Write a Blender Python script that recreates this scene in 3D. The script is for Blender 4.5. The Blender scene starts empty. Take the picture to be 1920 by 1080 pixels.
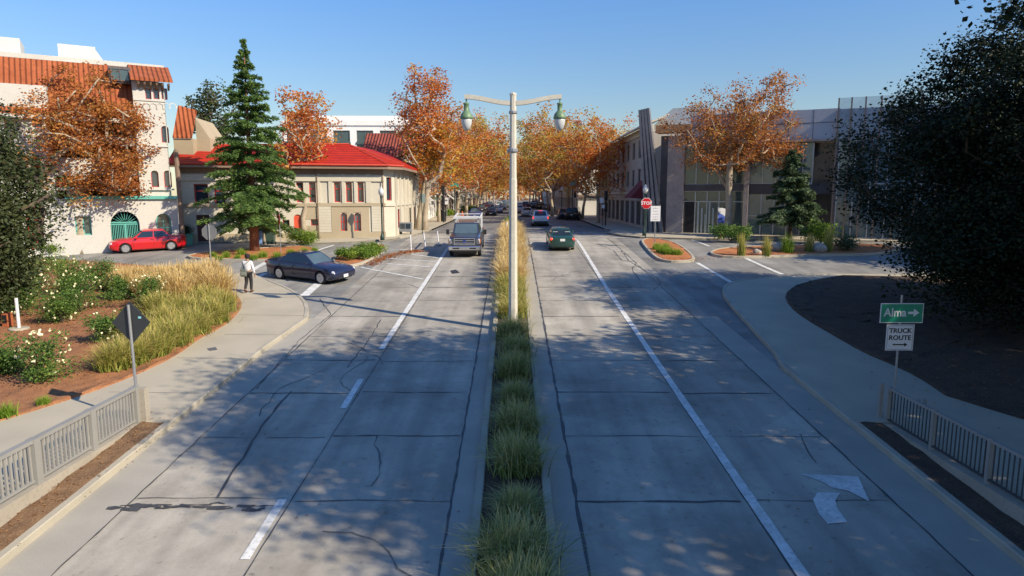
import bpy, bmesh, math, random
import numpy as np
from mathutils import Vector, Matrix, Euler
R = math.radians
SC = bpy.context.scene
COL = SC.collection

# ------------------------------------------------------------------ camera
F_PX, CX, CY, HORIZON = 1250.0, 960.0, 540.0, 365.0
PITCH = math.atan((CY - HORIZON) / F_PX)
CAMZ = 3.3
cam_data = bpy.data.cameras.new('camera')
cam_data.sensor_width = 36.0
cam_data.lens = 36.0 * F_PX / 1920.0
cam_data.clip_start = 0.1
cam_data.clip_end = 3000
cam = bpy.data.objects.new('camera', cam_data)
COL.objects.link(cam)
cam.location = (0, 0, CAMZ)
cam.rotation_euler = (R(90) - PITCH, 0, 0)
SC.camera = cam

# ------------------------------------------------------------------ light
SUN_EL = R(34)
SUN_DIR = Vector((0.864 * math.cos(SUN_EL), -0.504 * math.cos(SUN_EL), math.sin(SUN_EL)))
world = bpy.data.worlds.new('World')
SC.world = world
world.use_nodes = True
wn = world.node_tree
sky = wn.nodes.new('ShaderNodeTexSky')
sky.sky_type = 'NISHITA'
sky.sun_disc = False
sky.sun_elevation = SUN_EL
sky.sun_rotation = math.atan2(SUN_DIR.x, SUN_DIR.y)
sky.altitude = 0
sky.air_density = 1.0
sky.dust_density = 0.3
sky.ozone_density = 3.0
wn.nodes['Background'].inputs['Strength'].default_value = 0.072
# clear autumn air: the blue deepens away from the horizon
_tc = wn.nodes.new('ShaderNodeTexCoord'); _sp = wn.nodes.new('ShaderNodeSeparateXYZ'); _mr = wn.nodes.new('ShaderNodeMapRange')
_mr.inputs['From Min'].default_value = 0.08; _mr.inputs['From Max'].default_value = 0.36
_mc = wn.nodes.new('ShaderNodeMix'); _mc.data_type = 'RGBA'; _mc.inputs['A'].default_value = (1.25, 1.18, 1.05, 1); _mc.inputs['B'].default_value = (0.95, 1.5, 2.05, 1)
_mm = wn.nodes.new('ShaderNodeMix'); _mm.data_type = 'RGBA'; _mm.blend_type = 'MULTIPLY'; _mm.inputs['Factor'].default_value = 1
wn.links.new(_tc.outputs['Generated'], _sp.inputs[0]); wn.links.new(_sp.outputs['Z'], _mr.inputs[0]); wn.links.new(_mr.outputs[0], _mc.inputs['Factor'])
wn.links.new(sky.outputs[0], _mm.inputs['A']); wn.links.new(_mc.outputs['Result'], _mm.inputs['B'])
wn.links.new(_mm.outputs['Result'], wn.nodes['Background'].inputs['Color'])
sun_d = bpy.data.lights.new('sun', 'SUN')
sun_d.energy = 5.0
sun_d.angle = R(0.53)
sun_d.color = (1.0, 0.87, 0.66)
sun = bpy.data.objects.new('sun', sun_d)
COL.objects.link(sun)
sun.rotation_euler = SUN_DIR.to_track_quat('Z', 'Y').to_euler()
SC.view_settings.view_transform = 'Standard'
SC.view_settings.look = 'None'
SC.view_settings.gamma = 1
SC.view_settings.exposure = 0.5
SC.cycles.max_bounces = 6
SC.cycles.transparent_max_bounces = 8

# ------------------------------------------------------------------ terrain
SLOPE, YC, KS = 0.0675, 50.3, 2.0
LEVEL = -2.35
def zprof(y):
    t = (YC - y) / KS
    sp = t if t > 30 else math.log1p(math.exp(t))
    return -SLOPE * KS * sp
def zroad(x, y):
    return zprof(y)
def zside(x, y):
    a, b = zprof(y), LEVEL
    d = a - b
    return b + 0.5 * (d + math.sqrt(d * d + 0.003))
CF = Vector((0, math.cos(PITCH), -math.sin(PITCH)))
CU = Vector((0, math.sin(PITCH), math.cos(PITCH)))
CR = Vector((1, 0, 0))
CO = Vector((0, 0, CAMZ))
def ray(px, py):
    return CF + CR * ((px - CX) / F_PX) - CU * ((py - CY) / F_PX)
def G(px, py, h=0.0, zf=zroad):
    """ground point seen at a pixel of the 1920x1080 photograph"""
    d = ray(px, py)
    lo, hi = 2.0, 900.0
    for _ in range(60):
        m = (lo + hi) / 2
        p = CO + d * m
        if p.z > zf(p.x, p.y) + h: lo = m
        else: hi = m
    p = CO + d * lo
    return Vector((p.x, p.y, zf(p.x, p.y) + h))
def GL(pts, h=0.0, zf=zroad):
    return [(G(a, b, h, zf).x, G(a, b, h, zf).y) for a, b in pts]
def ATY(px, py, Y):
    d = ray(px, py)
    return CO + d * (Y / d.y)

# ------------------------------------------------------------------ materials
MATS = {}
def nmat(name, cols, rough=0.8, scale=3.0, scale2=40.0, bump=0.0, metal=0.0, spec=0.5, stretch=(1, 1, 1), coat=0.0, detail=6):
    """procedural surface: large blotches between cols[0] and cols[1], fine grain towards cols[2]"""
    if name in MATS: return MATS[name]
    m = bpy.data.materials.new(name); m.use_nodes = True
    nt = m.node_tree; N = nt.nodes; L = nt.links
    b = N['Principled BSDF']
    b.inputs['Roughness'].default_value = rough
    b.inputs['Metallic'].default_value = metal
    b.inputs['Specular IOR Level'].default_value = spec
    b.inputs['Coat Weight'].default_value = coat
    tc = N.new('ShaderNodeTexCoord'); mp = N.new('ShaderNodeMapping')
    mp.inputs['Scale'].default_value = stretch
    L.new(tc.outputs['Object'], mp.inputs['Vector'])
    n1 = N.new('ShaderNodeTexNoise'); n1.inputs['Scale'].default_value = 1.0 / scale * 1.0
    n1.inputs['Detail'].default_value = detail
    n2 = N.new('ShaderNodeTexNoise'); n2.inputs['Scale'].default_value = scale2; n2.inputs['Detail'].default_value = 3
    L.new(mp.outputs[0], n1.inputs['Vector']); L.new(mp.outputs[0], n2.inputs['Vector'])
    r1 = N.new('ShaderNodeValToRGB'); r1.color_ramp.elements[0].position = 0.32; r1.color_ramp.elements[1].position = 0.68
    c = list(cols) + [cols[-1]] * (3 - len(cols))
    r1.color_ramp.elements[0].color = (*c[0], 1); r1.color_ramp.elements[1].color = (*c[1], 1)
    L.new(n1.outputs[0], r1.inputs[0])
    r2 = N.new('ShaderNodeValToRGB'); r2.color_ramp.elements[0].position = 0.5; r2.color_ramp.elements[1].position = 0.72
    r2.color_ramp.elements[0].color = (0, 0, 0, 1); r2.color_ramp.elements[1].color = (0.6, 0.6, 0.6, 1)
    L.new(n2.outputs[0], r2.inputs[0])
    mx = N.new('ShaderNodeMix'); mx.data_type = 'RGBA'
    L.new(r2.outputs[0], mx.inputs['Factor']); L.new(r1.outputs[0], mx.inputs['A']); mx.inputs['B'].default_value = (*c[2], 1)
    L.new(mx.outputs['Result'], b.inputs['Base Color'])
    if bump:
        bp = N.new('ShaderNodeBump'); bp.inputs['Strength'].default_value = 0.6; bp.inputs['Distance'].default_value = bump
        L.new(n2.outputs[0], bp.inputs['Height']); L.new(bp.outputs[0], b.inputs['Normal'])
    MATS[name] = m
    return m
def flat(name, col, rough=0.5, metal=0.0, spec=0.5, coat=0.0, bump=0.0):
    k = 0.88
    return nmat(name, [tuple(x * k for x in col), col, tuple(min(1, x * 1.06) for x in col)], rough, 0.6, 30, bump, metal, spec, coat=coat, detail=3)
def glow(name, col, strength):
    if name in MATS: return MATS[name]
    m = flat(name, col, 0.3)
    b = m.node_tree.nodes['Principled BSDF']
    b.inputs['Emission Color'].default_value = (*col, 1); b.inputs['Emission Strength'].default_value = strength
    return m
def leafmat(name, stops, trans=0.3, rough=0.6, haze=None):
    m = bpy.data.materials.new(name); m.use_nodes = True
    nt = m.node_tree; N = nt.nodes; L = nt.links
    b = N['Principled BSDF']; out = N['Material Output']
    b.inputs['Roughness'].default_value = rough; b.inputs['Specular IOR Level'].default_value = 0.25
    at = N.new('ShaderNodeAttribute'); at.attribute_name = 'rnd'
    rp = N.new('ShaderNodeValToRGB')
    els = rp.color_ramp.elements
    while len(els) < len(stops): els.new(0.5)
    for i, (p, c) in enumerate(stops):
        els[i].position = p; els[i].color = (*c, 1)
    L.new(at.outputs['Fac'], rp.inputs[0])
    L.new(rp.outputs[0], b.inputs['Base Color'])
    tr = N.new('ShaderNodeBsdfTranslucent'); L.new(rp.outputs[0], tr.inputs['Color'])
    ms = N.new('ShaderNodeMixShader'); ms.inputs[0].default_value = trans
    L.new(b.outputs[0], ms.inputs[1]); L.new(tr.outputs[0], ms.inputs[2]); L.new(ms.outputs[0], out.inputs['Surface'])
    MATS[name] = m
    return m
def glassmat(name, col=(0.02, 0.03, 0.04), rough=0.04, spec=1.0, wav=0.02):
    m = nmat(name, [col, tuple(min(1, c * 1.8) for c in col)], rough, 2.0, 3.0, 0.0, 0.0, spec)
    N = m.node_tree.nodes; L = m.node_tree.links
    n = N.new('ShaderNodeTexNoise'); n.inputs['Scale'].default_value = 0.7
    bp = N.new('ShaderNodeBump'); bp.inputs['Distance'].default_value = wav; bp.inputs['Strength'].default_value = 0.5
    tc = N.new('ShaderNodeTexCoord'); L.new(tc.outputs['Object'], n.inputs['Vector'])
    L.new(n.outputs[0], bp.inputs['Height']); L.new(bp.outputs[0], N['Principled BSDF'].inputs['Normal'])
    return m

# ------------------------------------------------------------------ object helpers
def tag(o, label=None, cat=None, group=None, kind=None):
    if label: o['label'] = label
    if cat: o['category'] = cat
    if group: o['group'] = group
    if kind: o['kind'] = kind
    return o
def thing(name, label, cat, loc=(0, 0, 0), rotz=0.0, group=None):
    o = bpy.data.objects.new(name, None); COL.objects.link(o)
    o.empty_display_size = 0.3
    o.location = loc; o.rotation_euler = (0, 0, rotz)
    return tag(o, label, cat, group)
def copy_tree(o, parent=None):
    c = o.copy(); COL.objects.link(c); c.parent = parent
    for ch in list(o.children):
        copy_tree(ch, c)
    return c
def seat(o, x, y, heading, zf=zroad, dz=0.0):
    """stand a thing on the terrain, its +X axis along heading, tilted with the slope"""
    e = 0.5
    gx = (zf(x + e, y) - zf(x - e, y)) / (2 * e); gy = (zf(x, y + e) - zf(x, y - e)) / (2 * e)
    n = Vector((-gx, -gy, 1)).normalized()
    f = Vector((math.cos(heading), math.sin(heading), 0)); f = (f - n * f.dot(n)).normalized()
    s = n.cross(f)
    m = Matrix((f, s, n)).transposed()
    o.rotation_euler = m.to_euler(); o.location = (x, y, zf(x, y) + dz)

class MB:
    def __init__(self): self.v = []; self.f = []
    def add(self, vs, fs):
        k = len(self.v); self.v += [tuple(p) for p in vs]; self.f += [tuple(i + k for i in f) for f in fs]; return self
    def box(self, c, s, rz=0.0, m=None):
        x, y, z = s[0] / 2, s[1] / 2, s[2] / 2
        vs = [Vector((a * x, b * y, d * z)) for d in (-1, 1) for b in (-1, 1) for a in (-1, 1)]
        if m is None: m = Matrix.Rotation(rz, 3, 'Z')
        vs = [m @ p + Vector(c) for p in vs]
        return self.add(vs, [(0, 2, 3, 1), (4, 5, 7, 6), (0, 1, 5, 4), (2, 6, 7, 3), (0, 4, 6, 2), (1, 3, 7, 5)])
    def tube(self, path, rad, n=8, cap=True, squash=None):
        path = [Vector(p) for p in path]
        if not hasattr(rad, '__len__'): rad = [rad] * len(path)
        k = len(self.v); up = Vector((0, 0, 1)); prev = None
        for i, p in enumerate(path):
            a = path[max(0, i - 1)]; b = path[min(len(path) - 1, i + 1)]
            d = (b - a); d = d.normalized() if d.length > 1e-9 else up
            if prev is None:
                s = d.cross(Vector((0, 1, 0)) if abs(d.y) < 0.9 else Vector((1, 0, 0))).normalized()
            else:
                s = (prev - d * prev.dot(d)).normalized()
            prev = s; t = d.cross(s)
            for j in range(n):
                an = 2 * math.pi * (j + 0.5) / n
                self.v.append(tuple(p + (s * math.cos(an) + t * math.sin(an)) * rad[i]))
        for i in range(len(path) - 1):
            for j in range(n):
                a = k + i * n + j; b = k + i * n + (j + 1) % n
                self.f.append((a, b, b + n, a + n))
        if cap:
            self.f.append(tuple(k + j for j in range(n))[::-1]); self.f.append(tuple(k + (len(path) - 1) * n + j for j in range(n)))
        return self
    def lathe(self, prof, c=(0, 0, 0), n=16, axis='Z'):
        k = len(self.v); c = Vector(c)
        for r, z in prof:
            for j in range(n):
                an = 2 * math.pi * j / n; a, b = r * math.cos(an), r * math.sin(an)
                p = {'Z': (a, b, z), 'Y': (a, z, b), 'X': (z, a, b)}[axis]
                self.v.append(tuple(Vector(p) + c))
        for i in range(len(prof) - 1):
            for j in range(n):
                a = k + i * n + j; b = k + i * n + (j + 1) % n
                self.f.append((a, b, b + n, a + n))
        self.f.append(tuple(k + j for j in range(n))[::-1]); self.f.append(tuple(k + (len(prof) - 1) * n + j for j in range(n)))
        return self
    def prism(self, pts, d):
        """closed outline pts (3-D) pushed along vector d"""
        n = len(pts); d = Vector(d)
        vs = [Vector(p) for p in pts] + [Vector(p) + d for p in pts]
        return self.add(vs, [tuple(range(n))[::-1], tuple(range(n, 2 * n))] + [(i, (i + 1) % n, (i + 1) % n + n, i + n) for i in range(n)])
    def quad(self, *p): return self.add(p, [tuple(range(len(p)))])
    def build(self, name, mat, parent=None, smooth=False, bevel=0.0, world=False, seg=2):
        me = bpy.data.meshes.new(name)
        off = Vector(parent.location) if (world and parent) else Vector((0, 0, 0))
        me.from_pydata([tuple(Vector(p) - off) for p in self.v], [], self.f)
        bm = bmesh.new(); bm.from_mesh(me); bmesh.ops.recalc_face_normals(bm, faces=bm.faces); bm.to_mesh(me); bm.free()
        me.materials.append(mat)
        if smooth: me.shade_smooth()
        o = bpy.data.objects.new(name, me); COL.objects.link(o)
        if parent: o.parent = parent
        if bevel:
            md = o.modifiers.new('b', 'BEVEL'); md.width = bevel; md.segments = seg; md.limit_method = 'ANGLE'; md.angle_limit = R(35)
        return o
def bake(o, mods=()):
    dg = bpy.context.evaluated_depsgraph_get(); dg.update()
    me = bpy.data.meshes.new_from_object(o.evaluated_get(dg))
    o.modifiers.clear(); o.data = me
    return o

def sheet(name, poly, h, mat, zf=zroad, step=1.2, parent=None, ymax=62, kind='structure', thick=0.0, noise=0.0, xstep=0):
    """flat ground sheet over a 2-D outline, following the terrain; with thick, a slab with side faces"""
    bm = bmesh.new()
    vs = [bm.verts.new((x, y, 0)) for x, y in poly]
    f = bm.faces.new(vs); bmesh.ops.triangulate(bm, faces=[f])
    ys = [p[1] for p in poly]; xs = [p[0] for p in poly]
    y = math.ceil(min(ys) / step) * step
    while y < min(max(ys), ymax):
        bmesh.ops.bisect_plane(bm, geom=bm.verts[:] + bm.edges[:] + bm.faces[:], plane_co=(0, y, 0), plane_no=(0, 1, 0)); y += step
    if xstep:
        x = math.ceil(min(xs) / xstep) * xstep
        while x < max(xs):
            bmesh.ops.bisect_plane(bm, geom=bm.verts[:] + bm.edges[:] + bm.faces[:], plane_co=(x, 0, 0), plane_no=(1, 0, 0)); x += xstep
    rg = random.Random(7)
    for v in bm.verts:
        nz = 0
        if noise and not v.is_boundary: nz = rg.uniform(-noise, noise * 1.6)
        v.co.z = zf(v.co.x, v.co.y) + h + nz
    if thick:
        r = bmesh.ops.extrude_edge_only(bm, edges=[e for e in bm.edges if e.is_boundary])
        for g in r['geom']:
            if isinstance(g, bmesh.types.BMVert): g.co.z -= thick
    bmesh.ops.recalc_face_normals(bm, faces=bm.faces)
    up = sum(fc.normal.z * fc.calc_area() for fc in bm.faces)
    if up < 0: bmesh.ops.reverse_faces(bm, faces=bm.faces)
    me = bpy.data.meshes.new(name); bm.to_mesh(me); bm.free()
    me.materials.append(mat)
    if noise: me.shade_smooth()
    o = bpy.data.objects.new(name, me); COL.objects.link(o)
    if parent: o.parent = parent
    elif kind: o['kind'] = kind
    return o
def densify(path, step=1.0):
    out = []
    for (a, b) in zip(path, path[1:]):
        n = max(1, int(math.hypot(b[0] - a[0], b[1] - a[1]) / step))
        for i in range(n): out.append((a[0] + (b[0] - a[0]) * i / n, a[1] + (b[1] - a[1]) * i / n))
    out.append(path[-1]); return out
def smoothpath(p, it=2, closed=False):
    for _ in range(it):
        q = [] if closed else [p[0]]
        rng_ = range(len(p)) if closed else range(len(p) - 1)
        for i in rng_:
            a = p[i]; b = p[(i + 1) % len(p)]
            q += [(a[0] * .75 + b[0] * .25, a[1] * .75 + b[1] * .25), (a[0] * .25 + b[0] * .75, a[1] * .25 + b[1] * .75)]
        if not closed: q.append(p[-1])
        p = q
    return p
def offsetpath(path, d):
    out = []
    for i, p in enumerate(path):
        a = path[max(0, i - 1)]; b = path[min(len(path) - 1, i + 1)]
        tx, ty = b[0] - a[0], b[1] - a[1]; l = math.hypot(tx, ty) or 1
        out.append((p[0] - ty / l * d, p[1] + tx / l * d))
    return out
def kerb(name, path, w, h0, h1, mat, zf=zroad, parent=None, closed=False, kind='structure'):
    """box-section strip along a 2-D path: from the path to w on its left side"""
    if closed: path = list(path) + [path[0], path[1]]
    path = densify(path, 0.8)
    a = path; b = offsetpath(path, w); mb = MB()
    vs = []
    for p, q in zip(a, b):
        z = zf(*p); z2 = z
        vs += [(p[0], p[1], z + h0), (p[0], p[1], z + h1 - 0.02), (p[0] + (q[0] - p[0]) * .12, p[1] + (q[1] - p[1]) * .12, z + h1), (q[0], q[1], z2 + h1), (q[0], q[1], z2 + h0)]
    fs = []
    for i in range(len(a) - 1):
        for j in range(4): fs.append((i * 5 + j, i * 5 + j + 1, i * 5 + 6 + j, i * 5 + 5 + j))
    fs += [(0, 1, 2, 3, 4), tuple((len(a) - 1) * 5 + j for j in range(5))]
    mb.add(vs, fs)
    o = mb.build(name, mat, parent)
    if not parent and kind: o['kind'] = kind
    return o
def ribbon(mb, path, w, h, zf=zroad, jitter=0.0, wj=0.0, rg=random, step=0.35):
    path = densify(path, step)
    if jitter: path = [(x + rg.uniform(-jitter, jitter), y + rg.uniform(-jitter, jitter)) for x, y in path]
    ws = [w * (1 + rg.uniform(-wj, wj)) for _ in path]
    L_ = [offsetpath(path, ws[i] / 2)[i] for i in range(0)] 
    a = []; b = []
    for i, p in enumerate(path):
        s = path[max(0, i - 1)]; t = path[min(len(path) - 1, i + 1)]
        tx, ty = t[0] - s[0], t[1] - s[1]; l = math.hypot(tx, ty) or 1
        d = ws[i] / 2
        a.append((p[0] - ty / l * d, p[1] + tx / l * d)); b.append((p[0] + ty / l * d, p[1] - tx / l * d))
    vs = [(x, y, zf(x, y) + h) for x, y in a] + [(x, y, zf(x, y) + h) for x, y in b]
    n = len(a)
    mb.add(vs, [(i, n + i, n + i + 1, i + 1) for i in range(n - 1)])
def textmesh(txt, size, name='text', extrude=0.004, bold=0.0, sx=1.0):
    cu = bpy.data.curves.new(name, 'FONT'); cu.body = txt; cu.size = size; cu.extrude = extrude; cu.align_x = 'CENTER'; cu.align_y = 'CENTER'
    cu.offset = bold; cu.resolution_u = 3
    o = bpy.data.objects.new(name, cu); COL.objects.link(o)
    dg = bpy.context.evaluated_depsgraph_get(); dg.update()
    me = bpy.data.meshes.new_from_object(o.evaluated_get(dg))
    bpy.data.objects.remove(o); 
    for v in me.vertices: v.co.x *= sx
    return me
def addtext(txt, size, mat, parent, m, name='lettering', bold=0.0, sx=1.0, extrude=0.004):
    me = textmesh(txt, size, name, extrude, bold, sx)
    me.transform(m); me.materials.clear(); me.materials.append(mat)
    o = bpy.data.objects.new(name, me); COL.objects.link(o); o.parent = parent
    return o
# ------------------------------------------------------------------ ground, roads, paths
def concrete_mat(name, a, b, c, seed):
    """worn road concrete: blotches, tyre-dark tracks along the lanes, grain"""
    m = nmat(name, [a, b, c], 0.85, 2.5, 60, 0.004)
    nt = m.node_tree; N = nt.nodes; L = nt.links
    tc = N.new('ShaderNodeTexCoord'); mp = N.new('ShaderNodeMapping'); mp.inputs['Scale'].default_value = (1.0, 0.07, 1)
    L.new(tc.outputs['Object'], mp.inputs['Vector'])
    n = N.new('ShaderNodeTexNoise'); n.inputs['Scale'].default_value = 1.3; n.inputs['Detail'].default_value = 5; n.noise_dimensions = '4D'; n.inputs['W'].default_value = seed
    L.new(mp.outputs[0], n.inputs['Vector'])
    rp = N.new('ShaderNodeValToRGB'); rp.color_ramp.elements[0].position = 0.35; rp.color_ramp.elements[1].position = 0.62
    rp.color_ramp.elements[0].color = (0.66, 0.66, 0.67, 1); rp.color_ramp.elements[1].color = (1, 1, 1, 1)
    L.new(n.outputs[0], rp.inputs[0])
    ns = N.new('ShaderNodeTexNoise'); ns.inputs['Scale'].default_value = 0.55; ns.inputs['Detail'].default_value = 9; ns.inputs['Roughness'].default_value = 0.7; ns.noise_dimensions = '4D'; ns.inputs['W'].default_value = seed + 3
    L.new(tc.outputs['Object'], ns.inputs['Vector'])
    rs = N.new('ShaderNodeValToRGB'); rs.color_ramp.elements[0].position = 0.36; rs.color_ramp.elements[1].position = 0.56
    rs.color_ramp.elements[0].color = (0.70, 0.69, 0.68, 1); rs.color_ramp.elements[1].color = (1, 1, 1, 1); L.new(ns.outputs[0], rs.inputs[0])
    # oil drips down the middle of each lane
    nd = N.new('ShaderNodeTexNoise'); nd.inputs['Scale'].default_value = 6; nd.inputs['Detail'].default_value = 2; L.new(tc.outputs['Object'], nd.inputs['Vector'])
    rd = N.new('ShaderNodeValToRGB'); rd.color_ramp.elements[0].position = 0.2; rd.color_ramp.elements[1].position = 0.36
    rd.color_ramp.elements[0].color = (0.6, 0.59, 0.58, 1); rd.color_ramp.elements[1].color = (1, 1, 1, 1); L.new(nd.outputs[0], rd.inputs[0])
    mq = N.new('ShaderNodeMix'); mq.data_type = 'RGBA'; mq.blend_type = 'MULTIPLY'; mq.inputs['Factor'].default_value = 1; L.new(rs.outputs[0], mq.inputs['A']); L.new(rd.outputs[0], mq.inputs['B'])
    # big slab-scale patches
    n3 = N.new('ShaderNodeTexVoronoi'); n3.inputs['Scale'].default_value = 0.22; 
    L.new(tc.outputs['Object'], n3.inputs['Vector'])
    r3 = N.new('ShaderNodeMapRange'); r3.inputs['To Min'].default_value = 0.9; r3.inputs['To Max'].default_value = 1.06
    sp = N.new('ShaderNodeSeparateColor'); L.new(n3.outputs['Color'], sp.inputs[0]); L.new(sp.outputs[0], r3.inputs[0])
    mm = N.new('ShaderNodeMix'); mm.data_type = 'RGBA'; mm.blend_type = 'MULTIPLY'; mm.inputs['Factor'].default_value = 1
    old = N['Principled BSDF'].inputs['Base Color'].links[0].from_socket
    mz = N.new('ShaderNodeMix'); mz.data_type = 'RGBA'; mz.blend_type = 'MULTIPLY'; mz.inputs['Factor'].default_value = 1
    L.new(old, mz.inputs['A']); L.new(mq.outputs['Result'], mz.inputs['B'])
    L.new(mz.outputs['Result'], mm.inputs['A']); L.new(rp.outputs[0], mm.inputs['B'])
    m2 = N.new('ShaderNodeVectorMath'); m2.operation = 'SCALE'
    L.new(mm.outputs['Result'], m2.inputs[0]); L.new(r3.outputs[0], m2.inputs['Scale'])
    L.new(m2.outputs[0], N['Principled BSDF'].inputs['Base Color'])
    return m
M_ROAD = concrete_mat('road_concrete', (0.39, 0.36, 0.305), (0.49, 0.45, 0.38), (0.31, 0.29, 0.25), 1)
M_AVE = concrete_mat('avenue_asphalt', (0.20, 0.19, 0.18), (0.25, 0.24, 0.225), (0.16, 0.16, 0.155), 4)
M_ASPH = concrete_mat('side_asphalt', (0.26, 0.25, 0.235), (0.33, 0.32, 0.295), (0.2, 0.2, 0.19), 9)
M_WALK = nmat('walk_concrete', [(0.37, 0.33, 0.255), (0.44, 0.39, 0.30), (0.33, 0.30, 0.24)], 0.85, 1.6, 70, 0.003)
M_KERB = nmat('kerb_concrete', [(0.33, 0.30, 0.24), (0.43, 0.39, 0.31), (0.24, 0.22, 0.18)], 0.85, 0.9, 50, 0.004)
M_GUTTER = nmat('gutter_concrete', [(0.31, 0.29, 0.25), (0.38, 0.35, 0.30), (0.26, 0.25, 0.22)], 0.85, 1.2, 50, 0.003)
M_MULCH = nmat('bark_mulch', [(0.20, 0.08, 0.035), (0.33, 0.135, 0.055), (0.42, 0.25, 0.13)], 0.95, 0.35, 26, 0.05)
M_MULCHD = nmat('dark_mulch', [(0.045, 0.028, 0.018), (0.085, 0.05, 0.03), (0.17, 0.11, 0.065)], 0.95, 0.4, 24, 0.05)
M_MULCHR = nmat('red_mulch', [(0.35, 0.12, 0.04), (0.45, 0.17, 0.06), (0.25, 0.12, 0.05)], 0.95, 0.3, 20, 0.04)
M_SOIL = nmat('dry_ground', [(0.16, 0.13, 0.09), (0.20, 0.17, 0.12), (0.12, 0.10, 0.07)], 0.95, 4, 10, 0.03)
M_PAINT = nmat('road_paint', [(0.50, 0.50, 0.48), (0.74, 0.74, 0.72), (0.30, 0.30, 0.29)], 0.75, 0.35, 13, 0.0)
M_TAR = nmat('tar_seal', [(0.035, 0.035, 0.04), (0.07, 0.07, 0.07), (0.11, 0.11, 0.11)], 0.6, 0.5, 14, 0.0)
M_TARF = nmat('faded_seam', [(0.09, 0.088, 0.085), (0.15, 0.145, 0.14), (0.2, 0.19, 0.18)], 0.8, 0.5, 14, 0.0)

ground = sheet('ground', [(-260, -30), (260, -30), (260, 700), (-260, 700)], -0.35, M_SOIL, step=2.0)
side_street = sheet('side_street', [(-75, 16), (75, 16), (75, 58.5), (-75, 58.5)], 0.0, M_ASPH)
avenue = sheet('avenue', [(-7.6, 56.6), (8.9, 56.6), (8.9, 420), (-7.6, 420)], 0.004, M_AVE, step=1.2)
road = sheet('road', [(-7.95, -22), (7.95, -22), (7.95, 57), (-7.95, 57)], 0.008, M_ROAD)
H0 = 0.008
# gutters along both kerbs: pale concrete pans
for name, x0, x1, y0, y1 in (('gutter', -8.3, -7.35, -22, 26.3), ('gutter', 7.35, 8.3, -22, 26.5)):
    sheet(name, [(x0, y0), (x1, y0), (x1, y1), (x0, y1)], 0.014, M_GUTTER, parent=road)
for x0, x1 in ((-1.15, -0.72), (0.76, 1.22)):
    sheet('gutter', [(x0, -22), (x1, -22), (x1, 56), (x0, 56)], 0.014, M_GUTTER, parent=road)

# ---- seams and tar
rg = random.Random(3)
mb = MB()
for x, w in ((-1.17, .045), (1.24, .06), (-7.34, .028), (7.36, .03)):
    ribbon(mb, [(x, -10), (x, 52)], w * 1.1, 0.018, jitter=0.014, wj=0.55, rg=rg, step=.3)
for x in (-4.27, 4.52):
    ribbon(mb, [(x, -10), (x, 52)], 0.022, 0.018, jitter=0.006, wj=0.5, rg=rg)
mb.build('tar_seam', M_TAR, road)
mb = MB(); mb2 = MB()
y = 6.5
k = 0
while y < 50:
    for (a, b) in ((-7.3, -4.4), (-4.2, -1.2), (1.25, 4.4), (4.6, 7.3)):
        yy = y + rg.uniform(-.08, .08)
        tgt = mb if rg.random() < .45 and a > 0 or (rg.random() < .25) else mb2
        ribbon(tgt, [(a, yy), ((a + b) / 2, yy + rg.uniform(-.05, .05)), (b, yy)], 0.04 if tgt is mb else .026, 0.018, jitter=0.028, wj=0.9, rg=rg)
    y += 2.87
mb.build('tar_seam', M_TAR, road); mb2.build('slab_joint', M_TARF, road)
# wandering cracks, picked off the photograph
cr = MB()
for pts, w in (([(410, 935), (425, 905), (455, 860), (490, 800), (520, 765), (545, 735)], .05),
               ([(1120, 457), (1150, 470), (1165, 488), (1195, 492), (1185, 505), (1200, 527)], .04),
               ([(1165, 470), (1180, 490), (1230, 520), (1240, 531), (1225, 545)], .04),
               ([(1140, 478), (1180, 482), (1230, 487)], .04), ([(650, 690), (690, 640), (715, 600)], .03),
               ([(1500, 815), (1515, 850), (1530, 870)], .02), ([(600, 560), (620, 590), (560, 640), (480, 730)], .03)):
    ribbon(cr, GL(pts), w, 0.0185, jitter=0.03, wj=.6, rg=rg)
for cx, cy, rx, n in ((262, 952, 34, 7), (355, 951, 62, 9), (490, 955, 26, 4)):
    for i in range(n):
        ox = rg.uniform(-rx, rx); oy = rg.uniform(-5, 5)
        pts = [(cx + ox - rg.uniform(15, 34), cy + oy), (cx + ox, cy + oy + rg.uniform(-3, 3)), (cx + ox + rg.uniform(12, 30), cy + oy + rg.uniform(-2, 2))]
        ribbon(cr, GL(pts), rg.uniform(.04, .10), 0.0185 + .0006 * i, jitter=0.018, wj=.8, rg=rg, step=.1)
cr.build('crack_seal', M_TAR, road)
cf = MB()      # hairline cracks wandering over the slabs
for _ in range(16):
    x = rg.choice((rg.uniform(-7, -1.6), rg.uniform(1.7, 7))); y = rg.uniform(9, 48); a = rg.choice((rg.uniform(1.1, 2.0), rg.uniform(-.5, .5))); p = [(x, y)]
    for k in range(rg.randint(4, 9)):
        a += rg.uniform(-.5, .5); x = x + math.cos(a) * .5; y = y + math.sin(a) * .5
        if not (1.4 < abs(x) < 7.2): break
        p.append((x, y))
    if len(p) > 2: ribbon(cf, p, rg.uniform(.015, .035), .0183, jitter=.02, wj=.7, rg=rg, step=.2)
cf.build('hairline_crack', M_TARF, road)
# patch plate on the inbound lane
sheet('utility_cover', GL([(844, 508), (855, 506), (862, 512), (848, 514)]), 0.02, flat('cover_iron', (0.03, 0.03, 0.035), 0.6), parent=road)

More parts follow.
